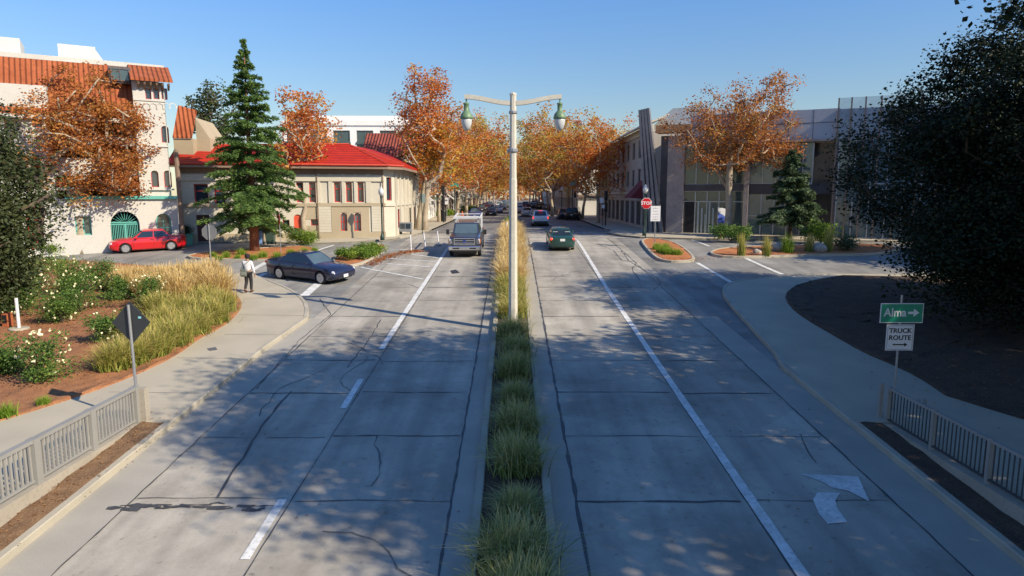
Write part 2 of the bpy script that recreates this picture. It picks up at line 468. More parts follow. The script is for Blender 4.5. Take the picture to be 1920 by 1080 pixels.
# ---- painted markings
def stripe(pts, w, name='lane_line', parent=None, h=0.022, jitter=0.0):
    m = MB(); ribbon(m, GL(pts), w, h, jitter=jitter, wj=0.06, rg=rg, step=.5)
    return m.build(name, M_PAINT, parent or road)
stripe([(843, 461), (715, 655)], 0.20)
for a, b in (((677, 712), (643, 767)), ((530, 938), (459, 1051))):
    stripe([a, b], 0.17)
stripe([(1083, 452), (1137, 540), (1240, 692), (1397, 922), (1540, 1130)], 0.20)
stripe([(1010, 408), (1083, 452)], 0.10)
for a, b in (((767, 477), (822, 484)), ((725, 485), (817, 491)), ((700, 493), (806, 501)), ((677, 502), (793, 524)), ((722, 470), (838, 465))):
    stripe([a, b], 0.16, 'hatch_line')
# turn arrow on the outbound kerb lane
def decal(name, px, parent=road, h=0.022):
    return sheet(name, GL(px), h, M_PAINT, parent=parent)
decal('turn_arrow_head', [(1500, 890), (1609, 895), (1630, 942), (1590, 922), (1560, 916), (1540, 904)])
decal('turn_arrow_tail', [(1533, 925), (1575, 926), (1566, 940), (1570, 955), (1589, 981), (1552, 984), (1535, 965), (1524, 938)])
# crosswalk lines and stop bars on the side street
for pts, w in (([(445, 522), (500, 492)], .35), ([(472, 527), (497, 513)], .3), ([(570, 555), (598, 531)], .42), ([(585, 473), (626, 460)], .22), ([(677, 467), (712, 456)], .22),
               ([(1307, 493), (1371, 530)], .24), ([(1397, 484), (1432, 500), (1467, 515)], .26), ([(1210, 448), (1237, 460)], .2), ([(1297, 450), (1330, 462)], .2)):
    stripe(pts, w, 'crosswalk_line', side_street, 0.016)
for pts, w in (([(990, 444), (1185, 447)], .25), ([(985, 436), (1160, 437)], .25), ([(770, 447), (925, 447)], .22)):
    stripe(pts, w, 'crosswalk_line', avenue, 0.03)
# STOP lettered on the asphalt for drivers coming from the left
cpt = G(375, 502)
me_m = Matrix.Translation(cpt + Vector((0, 0, 0.02))) @ Matrix.Rotation(math.atan(SLOPE), 4, 'X') @ Matrix.Rotation(R(-90), 4, 'Z') @ Matrix.Diagonal((1, 2.2, 1, 1))
addtext('STOP', 1.0, M_PAINT, side_street, me_m, 'road_lettering', extrude=0.001)

# ---- left path, kerb, planting bed
KX = 8.3
bedL_in = GL([(0, 790), (160, 740), (250, 706), (332, 667), (375, 634), (420, 612), (443, 592), (455, 573), (448, 558), (425, 540), (405, 525)], 0.15, zside)
kerbL = [(-KX, -16), (-KX, 15), (-KX, 22)] + GL([(577, 602), (580, 585), (572, 566), (548, 548), (505, 530)], 0.0)
kerbLs = kerbL[:3] + smoothpath(kerbL[3:], 2)
walkL = [(-8.42, 15.6)] + [p for p in offsetpath(kerbLs, .14) if p[1] > 15.6] + GL([(470, 512), (405, 518)], 0.1) + smoothpath(bedL_in[::-1], 1) + [(-16.0, 12.0), (-22, -16), (-9.3, -16), (-9.3, 15.6)]
sheet('path', walkL, 0.15, M_WALK, zside, thick=0.16, step=0.9)
kerb('kerb', kerbLs[::1], 0.15, -0.1, 0.165, M_KERB)
bedL = smoothpath(bedL_in, 1) + GL([(395, 512), (300, 503), (200, 494), (100, 488)], 0.1, zside) + [(-48, 38), (-60, 20), (-60, -16), (-22, -16), (-16.0, 12.0)]
sheet('planting_bed', bedL, 0.19, M_MULCH, zside, step=0.45, noise=0.035, xstep=0.45, thick=.25)
pj = MB()
for a, b in (((447, 590), (577, 592)), ((332, 671), (498, 673)), ((420, 627), (545, 628)), ((205, 735), (415, 738)), ((455, 560), (575, 556))):
    ribbon(pj, GL([a, b], .15, zside), .02, .154, zf=zside, wj=.3, rg=rg)
pj.build('path_joint', M_TARF)['kind'] = 'structure'
# ---- right path
kerbR = [(KX, -16), (KX, 15), (KX, 20)] + GL([(1452, 668), (1400, 610), (1368, 575), (1352, 552), (1358, 538), (1385, 530), (1440, 525), (1520, 518)], 0)
kerbRs = kerbR[:3] + smoothpath(kerbR[3:], 2) + [(30, 34.6), (60, 36)]
bedR_in = smoothpath(GL([(1773, 742), (1718, 705), (1670, 683), (1618, 661), (1557, 626), (1509, 598), (1480, 575), (1470, 553), (1492, 536), (1531, 525), (1580, 517)], .15, zside), 1) + [(30, 33.2), (60, 34.4)]
walkR = [(8.42, 15.6)] + [p for p in offsetpath(kerbRs, -.14) if p[1] > 15.6] + bedR_in[::-1] + [(14.5, 12.0), (20, -16), (9.3, -16), (9.3, 15.6)]
sheet('path', walkR, 0.15, M_WALK, zside, thick=.16, step=0.9)
kerb('kerb', kerbRs[::-1], 0.15, -0.1, 0.165, M_KERB)
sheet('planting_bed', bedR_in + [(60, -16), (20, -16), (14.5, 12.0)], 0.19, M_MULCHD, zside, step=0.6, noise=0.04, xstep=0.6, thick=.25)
# ---- planted verges between kerb and the low walls
def zverge(x, y):
    t = min(1, max(0, (abs(x) - 8.45) / 0.6))
    lo = zprof(y) + .16; hi = LEVEL - 0.28
    return lo + (max(lo, min(hi, lo + 1.0)) - lo) * t
M_MULCHV = nmat('verge_mulch', [(0.13, 0.07, 0.035), (0.21, 0.12, 0.06), (0.30, 0.20, 0.11)], 0.95, 0.35, 22, 0.05)
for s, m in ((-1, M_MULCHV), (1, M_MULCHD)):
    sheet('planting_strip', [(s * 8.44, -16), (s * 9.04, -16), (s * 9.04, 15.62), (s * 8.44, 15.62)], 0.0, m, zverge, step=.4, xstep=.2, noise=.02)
# ---- median
M_MED = [( -0.72, 0.76)]
kerb('kerb', [(-0.56, -16), (-0.56, 55.6)], 0.16, -0.1, 0.15, M_KERB)
kerb('kerb', [(0.60, 55.6), (0.60, -16)], 0.16, -0.1, 0.15, M_KERB)
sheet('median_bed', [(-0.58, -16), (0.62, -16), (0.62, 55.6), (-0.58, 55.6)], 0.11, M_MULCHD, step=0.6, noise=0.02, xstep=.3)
nose = [(-0.72, 55.6), (0.76, 55.6), (0.6, 56.8), (0, 57.3), (-.6, 56.8)]
sheet('median_nose', nose, 0.15, M_KERB, thick=.2)
med2 = [(-0.8, 66.5), (-0.4, 65.6), (0.4, 65.6), (0.8, 66.5), (0.9, 84), (-0.9, 84)]
sheet('median_bed', med2, 0.15, M_MULCHD, thick=.2)
# ---- traffic islands
def island(pts, mat, lab):
    p = smoothpath(GL(pts), 2, closed=True)
    a = sum(p[i][0] * p[(i + 1) % len(p)][1] - p[(i + 1) % len(p)][0] * p[i][1] for i in range(len(p)))
    if a < 0: p = p[::-1]
    kerb('kerb', p, 0.16, -0.05, 0.15, M_KERB, closed=True)
    q = p + [p[0]]
    inner = offsetpath(p, 0.14)
    return sheet('island_bed', inner, 0.12, mat, step=0.6, noise=.02, xstep=.5)
island([(330, 486), (395, 473), (480, 469), (560, 463), (600, 468), (592, 482), (540, 490), (450, 491)], M_MULCHR, '')
island([(618, 491), (645, 472), (672, 463), (728, 460), (722, 472), (692, 492), (666, 501), (635, 500)], M_MULCHR, '')
island([(1196, 450), (1240, 450), (1275, 460), (1308, 488), (1290, 493), (1240, 493), (1218, 478)], M_MULCHR, '')
island([(1322, 479), (1350, 467), (1450, 463), (1640, 458), (1700, 470), (1640, 480), (1500, 481), (1375, 486)], M_MULCHR, '')
# ---- building-side pavements
pvL = [(-60, 40)] + GL([(90, 472), (220, 466), (345, 457), (480, 456), (580, 459), (660, 456), (735, 451), (775, 443), (800, 436)]) + [(-7.45, 62), (-7.45, 420), (-30, 420), (-60, 420)]
sheet('pavement', pvL, 0.14, M_WALK, thick=.16, step=1.2)
kerb('kerb', [p for p in pvL[:12]][::-1] if False else pvL[:12], 0.14, -0.08, 0.15, M_KERB)
pvR = [(8.8, 420), (8.8, 64), (9.1, 61)] + GL([(1140, 439), (1165, 444), (1200, 447), (1300, 450), (1500, 452)]) + [(60, 44), (60, 420)]
sheet('pavement', pvR, 0.14, M_WALK, thick=.16, step=1.2)
kerb('kerb', pvR[:9], 0.14, -0.08, 0.15, M_KERB)
# ------------------------------------------------------------------ vegetation
BARK = nmat('sycamore_bark', [(0.30, 0.24, 0.17), (0.42, 0.35, 0.26), (0.20, 0.16, 0.11)], 0.9, 0.5, 7, 0.02)
BARKD = nmat('dark_bark', [(0.07, 0.05, 0.035), (0.11, 0.08, 0.055), (0.05, 0.035, 0.03)], 0.95, 0.5, 12, 0.03)
BARKR = nmat('redwood_bark', [(0.16, 0.07, 0.04), (0.24, 0.11, 0.06), (0.08, 0.04, 0.03)], 0.95, 0.4, 10, 0.03)
L_ORANGE = leafmat('autumn_leaves', [(0.0, (0.30, 0.075, 0.03)), (0.35, (0.52, 0.15, 0.04)), (0.62, (0.66, 0.24, 0.05)), (0.82, (0.66, 0.36, 0.07)), (0.94, (0.42, 0.36, 0.08)), (1.0, (0.22, 0.27, 0.06))], 0.5)
L_RUST = leafmat('rusty_leaves', [(0.0, (0.24, 0.08, 0.03)), (0.4, (0.42, 0.15, 0.045)), (0.75, (0.56, 0.25, 0.06)), (0.92, (0.38, 0.28, 0.08)), (1.0, (0.18, 0.18, 0.06))], 0.45)
L_MIXED = leafmat('mixed_autumn_leaves', [(0.0, (0.34, 0.10, 0.035)), (0.35, (0.56, 0.2, 0.045)), (0.6, (0.60, 0.36, 0.08)), (0.8, (0.40, 0.38, 0.08)), (1.0, (0.13, 0.19, 0.045))], 0.5)
L_DRY = leafmat('dry_leaves', [(0.0, (0.16, 0.07, 0.03)), (0.5, (0.34, 0.16, 0.06)), (1.0, (0.5, 0.32, 0.16))], 0.1)
L_YELLOW = leafmat('turning_leaves', [(0.0, (0.48, 0.14, 0.035)), (0.3, (0.64, 0.26, 0.04)), (0.6, (0.62, 0.42, 0.07)), (0.85, (0.36, 0.35, 0.07)), (1.0, (0.14, 0.2, 0.045))], 0.5)
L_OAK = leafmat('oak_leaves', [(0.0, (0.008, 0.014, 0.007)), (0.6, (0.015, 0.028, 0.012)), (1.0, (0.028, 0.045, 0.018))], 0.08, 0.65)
L_OLIVE = leafmat('olive_green_leaves', [(0.0, (0.03, 0.04, 0.015)), (0.6, (0.06, 0.08, 0.03)), (1.0, (0.11, 0.11, 0.04))], 0.2)
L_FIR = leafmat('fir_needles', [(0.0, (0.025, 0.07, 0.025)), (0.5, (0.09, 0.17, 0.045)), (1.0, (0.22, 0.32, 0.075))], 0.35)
L_FIR2 = leafmat('grey_fir_needles', [(0.0, (0.03, 0.06, 0.03)), (0.5, (0.08, 0.13, 0.06)), (1.0, (0.17, 0.22, 0.11))], 0.2)
L_SHRUB = leafmat('shrub_leaves', [(0.0, (0.07, 0.13, 0.02)), (0.5, (0.18, 0.29, 0.04)), (1.0, (0.36, 0.44, 0.07))], 0.4)
L_ROSE = leafmat('rose_leaves', [(0.0, (0.04, 0.09, 0.02)), (0.5, (0.10, 0.19, 0.04)), (0.9, (0.22, 0.32, 0.06)), (1.0, (0.4, 0.22, 0.07))], 0.35)
L_HEDGE = leafmat('hedge_leaves', [(0.0, (0.015, 0.03, 0.01)), (1.0, (0.05, 0.08, 0.03))], 0.2)
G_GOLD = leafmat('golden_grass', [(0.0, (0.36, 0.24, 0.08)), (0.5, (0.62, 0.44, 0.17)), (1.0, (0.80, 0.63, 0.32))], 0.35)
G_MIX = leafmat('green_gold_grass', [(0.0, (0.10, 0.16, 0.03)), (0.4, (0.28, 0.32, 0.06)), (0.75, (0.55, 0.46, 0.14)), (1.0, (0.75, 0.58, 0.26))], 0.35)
G_GREEN = leafmat('green_grass', [(0.0, (0.09, 0.15, 0.03)), (0.5, (0.26, 0.30, 0.09)), (1.0, (0.62, 0.56, 0.28))], 0.35)
G_BRIGHT = leafmat('bright_grass', [(0.0, (0.08, 0.17, 0.02)), (0.5, (0.20, 0.34, 0.03)), (1.0, (0.42, 0.50, 0.08))], 0.4)
M_BLOS = flat('white_petals', (0.85, 0.80, 0.52), 0.7)

def quadmesh(name, C, A, B, rnd, mat, tri=False):
    """one mesh of many small leaf faces: centres C, half axes A and B"""
    n = len(C)
    V = np.empty((n, 4, 3), np.float32)
    V[:, 0] = C - A; V[:, 1] = C - B * 0.8 + A * 0.1; V[:, 2] = C + A; V[:, 3] = C + B * 0.8 + A * 0.1
    me = bpy.data.meshes.new(name)
    me.vertices.add(4 * n); me.vertices.foreach_set('co', V.reshape(-1))
    me.loops.add(4 * n); me.loops.foreach_set('vertex_index', np.arange(4 * n, dtype=np.int32))
    me.polygons.add(n); me.polygons.foreach_set('loop_start', np.arange(0, 4 * n, 4, dtype=np.int32))
    me.update(calc_edges=True)
    a = me.attributes.new('rnd', 'FLOAT', 'POINT'); a.data.foreach_set('value', np.repeat(rnd.astype(np.float32), 4))
    me.materials.append(mat)
    return me
def unit(r, n):
    v = r.normal(size=(n, 3)); return v / np.linalg.norm(v, axis=1, keepdims=True)
def meshobj(name, me, parent=None):
    o = bpy.data.objects.new(name, me); COL.objects.link(o)
    if parent: o.parent = parent
    return o
def leafcloud(r, centers, radii, per, size, mat, name='crown', clumpvar=0.5, flatten=0.8, up=0.0, sizes=None):
    C = []; Rn = []; S = []
    for c, q in zip(centers, radii):
        n = max(3, int(per * r.uniform(.7, 1.3)))
        p = r.normal(size=(n, 3)) * 0.5; p /= np.maximum(1, np.linalg.norm(p, axis=1, keepdims=True) / 1.15); p *= q; p[:, 2] *= flatten
        C.append(p + np.array(c)); base = r.uniform(0, 1)
        Rn.append(np.clip(base * clumpvar + r.uniform(0, 1, n) * (1 - clumpvar) , 0, 1))
    C = np.concatenate(C); Rn = np.concatenate(Rn); n = len(C)
    A = unit(r, n); A[:, 2] *= 0.6; T = unit(r, n); B = np.cross(A, T); B /= np.linalg.norm(B, axis=1, keepdims=True) + 1e-6
    s = (size * r.uniform(.55, 1.25, n))[:, None]
    return quadmesh(name, C, A * s, B * s * 0.75, Rn, mat)
def skeleton(r, base_h, lean, targets, trunk_r, jit=0.25, n_main=3, minr=0.012, sub=3):
    """tapered limbs that reach every crown clump; returns an MB"""
    nodes = [np.array([0, 0, -0.3])]; par = [-1]
    st = 4
    for i in range(1, st + 1):
        t = i / st
        nodes.append(np.array([lean[0] * t + r.uniform(-1, 1) * .06 * jit * 4 * (t < 1), lean[1] * t + r.uniform(-1, 1) * .06 * jit * 4, base_h * t])); par.append(len(nodes) - 2)
    top = len(nodes) - 1
    T = sorted([np.array(t) for t in targets], key=lambda q: np.linalg.norm(q - nodes[top]))
    for q in T:
        best = None; bd = 1e9
        for i in range(top, len(nodes)):
            d = np.linalg.norm(q - nodes[i]) + 0.35 * np.linalg.norm(nodes[i] - nodes[top]) * 0.6 + (1.2 if nodes[i][2] > q[2] + .3 else 0)
            if d < bd: bd = d; best = i
        a = nodes[best]; L_ = np.linalg.norm(q - a); p = best
        k = max(1, int(L_ / 1.1))
        for j in range(1, k + 1):
            t = j / k
            pt = a + (q - a) * t + (r.normal(size=3) * jit * 0.35 * L_ / 3 if j < k else 0)
            pt[2] -= 0.12 * L_ * math.sin(math.pi * t) * 0.6
            nodes.append(pt); par.append(p); p = len(nodes) - 1
    cnt = [0] * len(nodes)
    kids = {}
    for i in range(len(nodes) - 1, 0, -1):
        cnt[i] = cnt[i] or 1
        cnt[par[i]] += cnt[i]; kids.setdefault(par[i], []).append(i)
    mx = cnt[top] or 1
    rad = [max(minr, trunk_r * (c / mx) ** 0.44) for c in cnt]
    for i in range(top + 1): rad[i] = trunk_r * (1.0 + 0.5 * (1 - i / top) ** 3)
    mb = MB()
    done = set()
    def chain(i):
        path = [i]
        while kids.get(path[-1]):
            ks = sorted(kids[path[-1]], key=lambda q: -cnt[q]); path.append(ks[0])
        return path
    starts = [0]
    stack = [0]
    while stack:
        s = stack.pop()
        ch = chain(s); 
        pts = [nodes[j] for j in ch]; rr = [rad[j] for j in ch]
        if par[s] >= 0: pts = [nodes[par[s]]] + pts; rr = [min(rad[par[s]], rr[0] * 1.15)] + rr
        if len(pts) > 1: mb.tube(pts, rr, 10 if s == 0 else 6 if rr[0] > .05 else 4)
        for j in ch:
            for q in sorted(kids.get(j, []), key=lambda q: -cnt[q])[1:]: stack.append(q)
    return mb
def crownpts(r, n, c, rad, power=0.5, floor=None, holes=0.0, zsq=1.0):
    P = []
    while len(P) < n:
        v = r.normal(size=3); v /= np.linalg.norm(v); v *= r.uniform(0.05, 1) ** power
        # lumpy outline
        k = 1 + 0.22 * math.sin(3 * math.atan2(v[1], v[0]) + c[0]) * math.cos(4 * v[2] + c[1])
        p = np.array([c[0] + v[0] * rad[0] * k, c[1] + v[1] * rad[1] * k, c[2] + v[2] * rad[2]])
        if floor and p[2] < floor: continue
        P.append(p)
    return P
def broadleaf(name, seed, label, trunk_h, lean, crown_c, crown_r, n_clump, per, clump_r, leaf, lmat, bark, trunk_r, group=None, extra=(), power=0.6, jit=0.25, cat='tree'):
    r = np.random.default_rng(seed)
    t = thing(name, label, cat, group=group)
    P = crownpts(r, n_clump, crown_c, crown_r, power)
    for c, q, n in extra: P += crownpts(r, n, c, q, power)
    mb = skeleton(r, trunk_h, lean, P, trunk_r, jit)
    mb.build('trunk', bark, t, smooth=True)
    meshobj('crown', leafcloud(r, P, [clump_r * r.uniform(.6, 1.25) for _ in P], per, leaf, lmat), t)
    return t
def conifer(name, seed, label, H, rad, base_h, trunk_r, lmat, bark, n_whorl, group=None, leaf=.13, dens=1.0, power=0.85, droop=.25):
    r = np.random.default_rng(seed)
    t = thing(name, label, 'tree', group=group)
    mb = MB(); mb.tube([(0, 0, -.3), (0.03, 0, H * .3), (-.04, .03, H * .65), (0, 0, H * .99)], [trunk_r * 1.25, trunk_r * .85, trunk_r * .4, .015], 9)
    C = []; A = []; Rn = []
    for w in range(n_whorl):
        f = (w + r.uniform(-.3, .3)) / n_whorl; f = min(max(f, 0), 1); z = base_h + (H - base_h) * f
        L0 = rad * (1 - f) ** power * (0.75 + .25 * min(1, f * 9)) + 0.12
        for k in range(int(r.integers(4, 8))):
            az = r.uniform(0, 6.283); L_ = L0 * r.uniform(.5, 1.15) * (1.15 if r.random() < .12 else 1)
            d = np.array([math.cos(az), math.sin(az), 0]); rise = r.uniform(-.12, .28) + .35 * f
            pts = []
            for j in range(5):
                s = j / 4
                pts.append(np.array([0, 0, z]) + d * L_ * s + np.array([0, 0, L_ * (rise * s - droop * s * s)]))
            mb.tube(pts, [max(.008, trunk_r * .22 * (1 - f) + .01), .02, .014, .01, .005], 4)
            n = int(L_ * 150 * dens) + 14
            s = r.uniform(0.12, 1.0, n) ** 0.8
            p = np.array([0, 0, z])[None] + d[None] * (L_ * s)[:, None]; p[:, 2] += L_ * (rise * s - droop * s * s)
            side = np.array([-d[1], d[0], 0]); off = r.uniform(-1, 1, n) * L_ * .32 * (1.05 - s * .8)
            p += side[None] * off[:, None]; p[:, 2] += r.normal(size=n) * .07 - np.abs(off) * .25
            C.append(p); a = d[None] * .6 + side[None] * np.sign(off)[:, None] * .7 + r.normal(size=(n, 3)) * .35; a[:, 2] -= .15
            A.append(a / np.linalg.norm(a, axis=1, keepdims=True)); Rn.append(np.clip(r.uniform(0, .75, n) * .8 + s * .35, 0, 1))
    mb.build('trunk', bark, t, smooth=True)
    C = np.concatenate(C); A = np.concatenate(A); Rn = np.concatenate(Rn); n = len(C)
    B = np.cross(A, unit(r, n)); B /= np.linalg.norm(B, axis=1, keepdims=True) + 1e-6
    s = (leaf * r.uniform(.6, 1.3, n))[:, None]
    meshobj('crown', quadmesh('crown', C, A * s, B * s * .38, Rn, lmat), t)
    return t
def grassmesh(seed, n, H, spread, w, mat, base=.12, droop=.5, plume=0.0, hmin=.5):
    r = np.random.default_rng(seed)
    V = []; F = []; Rn = []; k = 0
    for i in range(n):
        az = r.uniform(0, 6.283); d = np.array([math.cos(az), math.sin(az), 0]); side = np.array([-d[1], d[0], 0])
        side = side * math.cos(q := r.uniform(-.9, .9)) + d * math.sin(q)
        h = H * r.uniform(hmin, 1.08); out = spread * r.uniform(.05, 1) ** .8
        b = np.array([r.normal() * base, r.normal() * base, 0]); ww = w * r.uniform(.6, 1.3); rr = r.uniform(0, 1)
        for j in range(4):
            s = j / 3
            p = b + d * out * (s ** 1.6) + np.array([0, 0, h * (s - droop * s * s * s * out / spread * .9)])
            q2 = ww * (1 - .85 * s) * (1 if not plume or s < .6 else plume)
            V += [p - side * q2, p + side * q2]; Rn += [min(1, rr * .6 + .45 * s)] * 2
        for j in range(3):
            a = k + 2 * j; F.append((a, a + 1, a + 3, a + 2))
        k += 8
    me = bpy.data.meshes.new('grass'); me.from_pydata([tuple(v) for v in V], [], F)
    a = me.attributes.new('rnd', 'FLOAT', 'POINT'); a.data.foreach_set('value', np.array(Rn, np.float32))
    me.materials.append(mat)
    return me
def clump(me, name, label, group, x, y, s=1.0, dz=.12, rz=None, zf=zroad, cat='ornamental grass', sz=None):
    o = bpy.data.objects.new(name, me); COL.objects.link(o)
    o.location = (x, y, zf(x, y) + dz); o.rotation_euler = (0, 0, rg.uniform(0, 6) if rz is None else rz)
    o.scale = (s, s, sz or s)
    return tag(o, label, cat, group)

SYC = 'autumn sycamores lining the avenue'
ORD = ['first', 'second', 'third', 'fourth', 'fifth', 'sixth', 'seventh', 'eighth', 'ninth', 'tenth', 'eleventh', 'twelfth', 'thirteenth', 'fourteenth', 'fifteenth', 'sixteenth']
# sycamore prototypes for the avenue (crowns broad, thin at the rim)
def at(o, x, y, rz=0, s=1.0, zf=zroad, dz=0.1):
    o.location = (x, y, zf(x, y) + dz); o.rotation_euler = (0, 0, rz); o.scale = (s, s, s)
    return o
tl = broadleaf('sycamore', 11, 'tall narrow orange sycamore rising above the corner of the red-roofed building', 4.2, (0.3, 0.2), (0.3, 0, 9.6), (3.1, 3.0, 5.2), 115, 75, .85, .12, L_ORANGE, BARK, .23, SYC, power=.55)
at(tl, -7.9, 60.5)
tl2 = broadleaf('sycamore', 12, 'yellow-green leaning sycamore beside the tall narrow orange one at the left corner', 4.6, (0.8, 0.2), (1.6, 0, 7.0), (2.7, 2.6, 2.6), 62, 55, .95, .16, L_YELLOW, BARK, .2, SYC)
at(tl2, -8.9, 62.5, 0)
va = broadleaf('sycamore', 21, 'x', 3.6, (0.2, 0.2), (0.2, 0, 9.5), (6.9, 6.9, 6.0), 150, 58, 1.1, .18, L_ORANGE, BARK, .2, SYC)
vb = broadleaf('sycamore', 22, 'x', 3.4, (-.3, 0.3), (-.2, .2, 9.3), (7.0, 6.5, 6.0), 150, 58, 1.1, .18, L_MIXED, BARK, .19, SYC)
vc = broadleaf('sycamore', 23, 'x', 3.8, (.4, -.2), (.4, 0, 9.8), (6.6, 7.0, 6.2), 150, 58, 1.1, .18, L_YELLOW, BARK, .19, SYC)
protos = [va, vb, vc]; used = [False] * 3
rowL = [(-8.6, 79, 0.86), (-7.6, 92, 1.0), (-7.2, 105, 1.08), (-7.0, 119, 1.1), (-7.0, 134, 1.1), (-7.0, 150, 1.1), (-7.0, 168, 1.1), (-7.0, 190, 1.15), (-7, 220, 1.2), (-7, 260, 1.25)]
rowR = [(9.7, 75, .8), (9.2, 88, .86), (6.2, 103, 1.1), (7.2, 118, 1.1), (7.2, 134, 1.1), (7.0, 150, 1.1), (7.0, 170, 1.1), (7, 195, 1.15), (7, 228, 1.2), (7, 270, 1.25)]
i = 0
for side, row in (('left', rowL), ('right', rowR)):
    for k, (x, y, s) in enumerate(row):
        v = [0, 1, 2][(i * 2 + (side == 'right')) % 3] if y > 110 or side == 'right' else [0, 1, 0][k % 3]
        o = protos[v] if not used[v] else copy_tree(protos[v]); used[v] = True
        at(o, x, y, rg.uniform(0, 6), s)
        o['label'] = f'orange avenue sycamore, {ORD[k]} of the row down the {side} side beyond the crossing'
        i += 1
for k, (x, y, s_) in enumerate(((-3, 305, 1.2), (3.5, 318, 1.25), (0, 340, 1.2))):
    o = at(copy_tree(protos[k]), x, y, k, s_); o['label'] = ['left', 'right', 'rear'][k] + ' one of the small orange sycamores closing the far end of the avenue'
# trees in front of the buildings
t = broadleaf('sycamore', 31, 'broad rusty sycamore with forked pale trunk in front of the white arched building', 3.2, (0.1, 0), (.6, 0, 7.6), (4.1, 3.4, 4.0), 150, 120, .85, .10, L_RUST, BARK, .33, extra=[((-2.6, 0, 5.4), (2.2, 2, 1.5), 22), ((3.0, 0, 5.2), (1.5, 1.8, 1.6), 24), ((-.5, -.5, 4.0), (3.6, 2.2, 1.0), 12)], power=.5, jit=.4)
p = G(153, 475); at(t, p.x, p.y, 0, 1.0)
t = broadleaf('sycamore', 32, 'thin sparse orange sycamore with pale trunk in front of the beige red-roofed building', 3.2, (0.1, 0.2), (-.1, 0, 6.8), (2.3, 2.0, 2.7), 52, 42, .62, .12, L_ORANGE, BARK, .17, extra=[((.4, 0, 9.2), (.9, .9, 1.6), 12)], jit=.4)
p = G(570, 452); at(t, p.x, p.y)
t = broadleaf('sycamore', 33, 'orange sycamore whose top shows just right of the tall dark conifer', 5.5, (0, 0), (0, 0, 9.2), (2.6, 2.4, 3.8), 70, 42, .8, .15, L_ORANGE, BARK, .2, jit=.3)
at(t, -18.4, 61.5)
t = broadleaf('evergreen_tree', 36, 'dark bluish evergreen treetop behind the buildings, left of the tall conifer', 7, (0, 0), (0, 0, 12.5), (3.2, 3, 4.2), 70, 50, 1.0, .2, L_OLIVE, BARKD, .3)
at(t, -36, 82)
t = broadleaf('sycamore', 34, 'wide orange sycamore with branching pale trunk in front of the glass building', 3.6, (-.1, 0), (0.3, 0, 8.3), (5.0, 3.6, 3.6), 170, 75, .8, .10, L_RUST, BARK, .25, extra=[((-2.2, 0, 6.3), (2.6, 2, 1.4), 18), ((3.2, 0, 6.6), (2.3, 2, 1.5), 18), ((3.2, 0, 11.3), (1.6, 1.6, 1.4), 12)], power=.55, jit=.35)
p = G(1365, 446); at(t, p.x, p.y)
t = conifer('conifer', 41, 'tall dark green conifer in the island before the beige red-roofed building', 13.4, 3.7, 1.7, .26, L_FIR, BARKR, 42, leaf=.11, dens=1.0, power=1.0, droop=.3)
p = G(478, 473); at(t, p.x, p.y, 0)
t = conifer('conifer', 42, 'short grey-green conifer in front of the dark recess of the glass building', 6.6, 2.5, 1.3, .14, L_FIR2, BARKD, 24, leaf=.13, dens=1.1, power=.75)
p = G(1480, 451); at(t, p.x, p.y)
# big dark live oaks at the right and the evergreen at the left edge
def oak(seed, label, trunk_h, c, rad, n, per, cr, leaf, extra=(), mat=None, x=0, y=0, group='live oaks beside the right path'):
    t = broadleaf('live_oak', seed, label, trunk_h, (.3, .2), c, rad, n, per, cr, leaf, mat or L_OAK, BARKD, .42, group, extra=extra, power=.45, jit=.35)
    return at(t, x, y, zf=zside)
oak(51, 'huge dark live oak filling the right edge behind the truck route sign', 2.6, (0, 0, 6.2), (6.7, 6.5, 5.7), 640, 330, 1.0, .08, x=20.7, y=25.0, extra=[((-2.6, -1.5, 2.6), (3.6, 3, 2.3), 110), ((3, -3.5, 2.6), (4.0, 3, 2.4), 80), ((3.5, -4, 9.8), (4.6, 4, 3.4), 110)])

# one far mass of street trees beyond the end of the avenue
_r = np.random.default_rng(77)
_P = [(_r.uniform(-150, 150), _r.uniform(372, 420), 1.5 + 11 * _r.uniform(0, 1) ** .8) for _ in range(420)]
_o = meshobj('distant_trees', leafcloud(_r, _P, [5.5] * len(_P), 70, .8, L_ORANGE, 'distant_trees')); tag(_o, 'far mass of rusty trees closing the end of the avenue', 'trees', kind='stuff')
# ------------------------------------------------------------------ buildings
M_WHITE = nmat('white_stucco', [(0.47, 0.455, 0.42), (0.54, 0.525, 0.49), (0.40, 0.385, 0.35)], 0.9, 2.0, 12, .01)
M_BRIGHT = nmat('bright_white_wall', [(0.74, 0.73, 0.70), (0.80, 0.79, 0.76), (0.68, 0.67, 0.64)], 0.9, 2.0, 12, .01)
M_CREAM = nmat('cream_stucco', [(0.47, 0.43, 0.35), (0.54, 0.50, 0.41), (0.41, 0.37, 0.30)], 0.9, 2.0, 12, .01)
M_BEIGE = nmat('beige_stucco', [(0.34, 0.28, 0.19), (0.40, 0.33, 0.23), (0.29, 0.24, 0.165)], 0.9, 2.0, 12, .01)
M_GREYW = nmat('grey_white_wall', [(0.52, 0.52, 0.50), (0.60, 0.60, 0.57), (0.46, 0.46, 0.44)], 0.9, 2.5, 10, .01)
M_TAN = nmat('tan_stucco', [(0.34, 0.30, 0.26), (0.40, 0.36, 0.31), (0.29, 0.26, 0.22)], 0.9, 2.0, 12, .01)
M_BROWN = nmat('brown_stucco_and_shade', [(0.20, 0.14, 0.10), (0.26, 0.18, 0.13), (0.15, 0.10, 0.08)], 0.9, 2.0, 12, .01)
M_TEAL = flat('teal_paint', (0.10, 0.38, 0.33), 0.5)
M_REDTRIM = flat('red_trim', (0.42, 0.03, 0.02), 0.5)
M_GLASS = glassmat('window_glass')
M_GLASSB = glassmat('blue_glass', (0.07, 0.105, 0.12), 0.06)
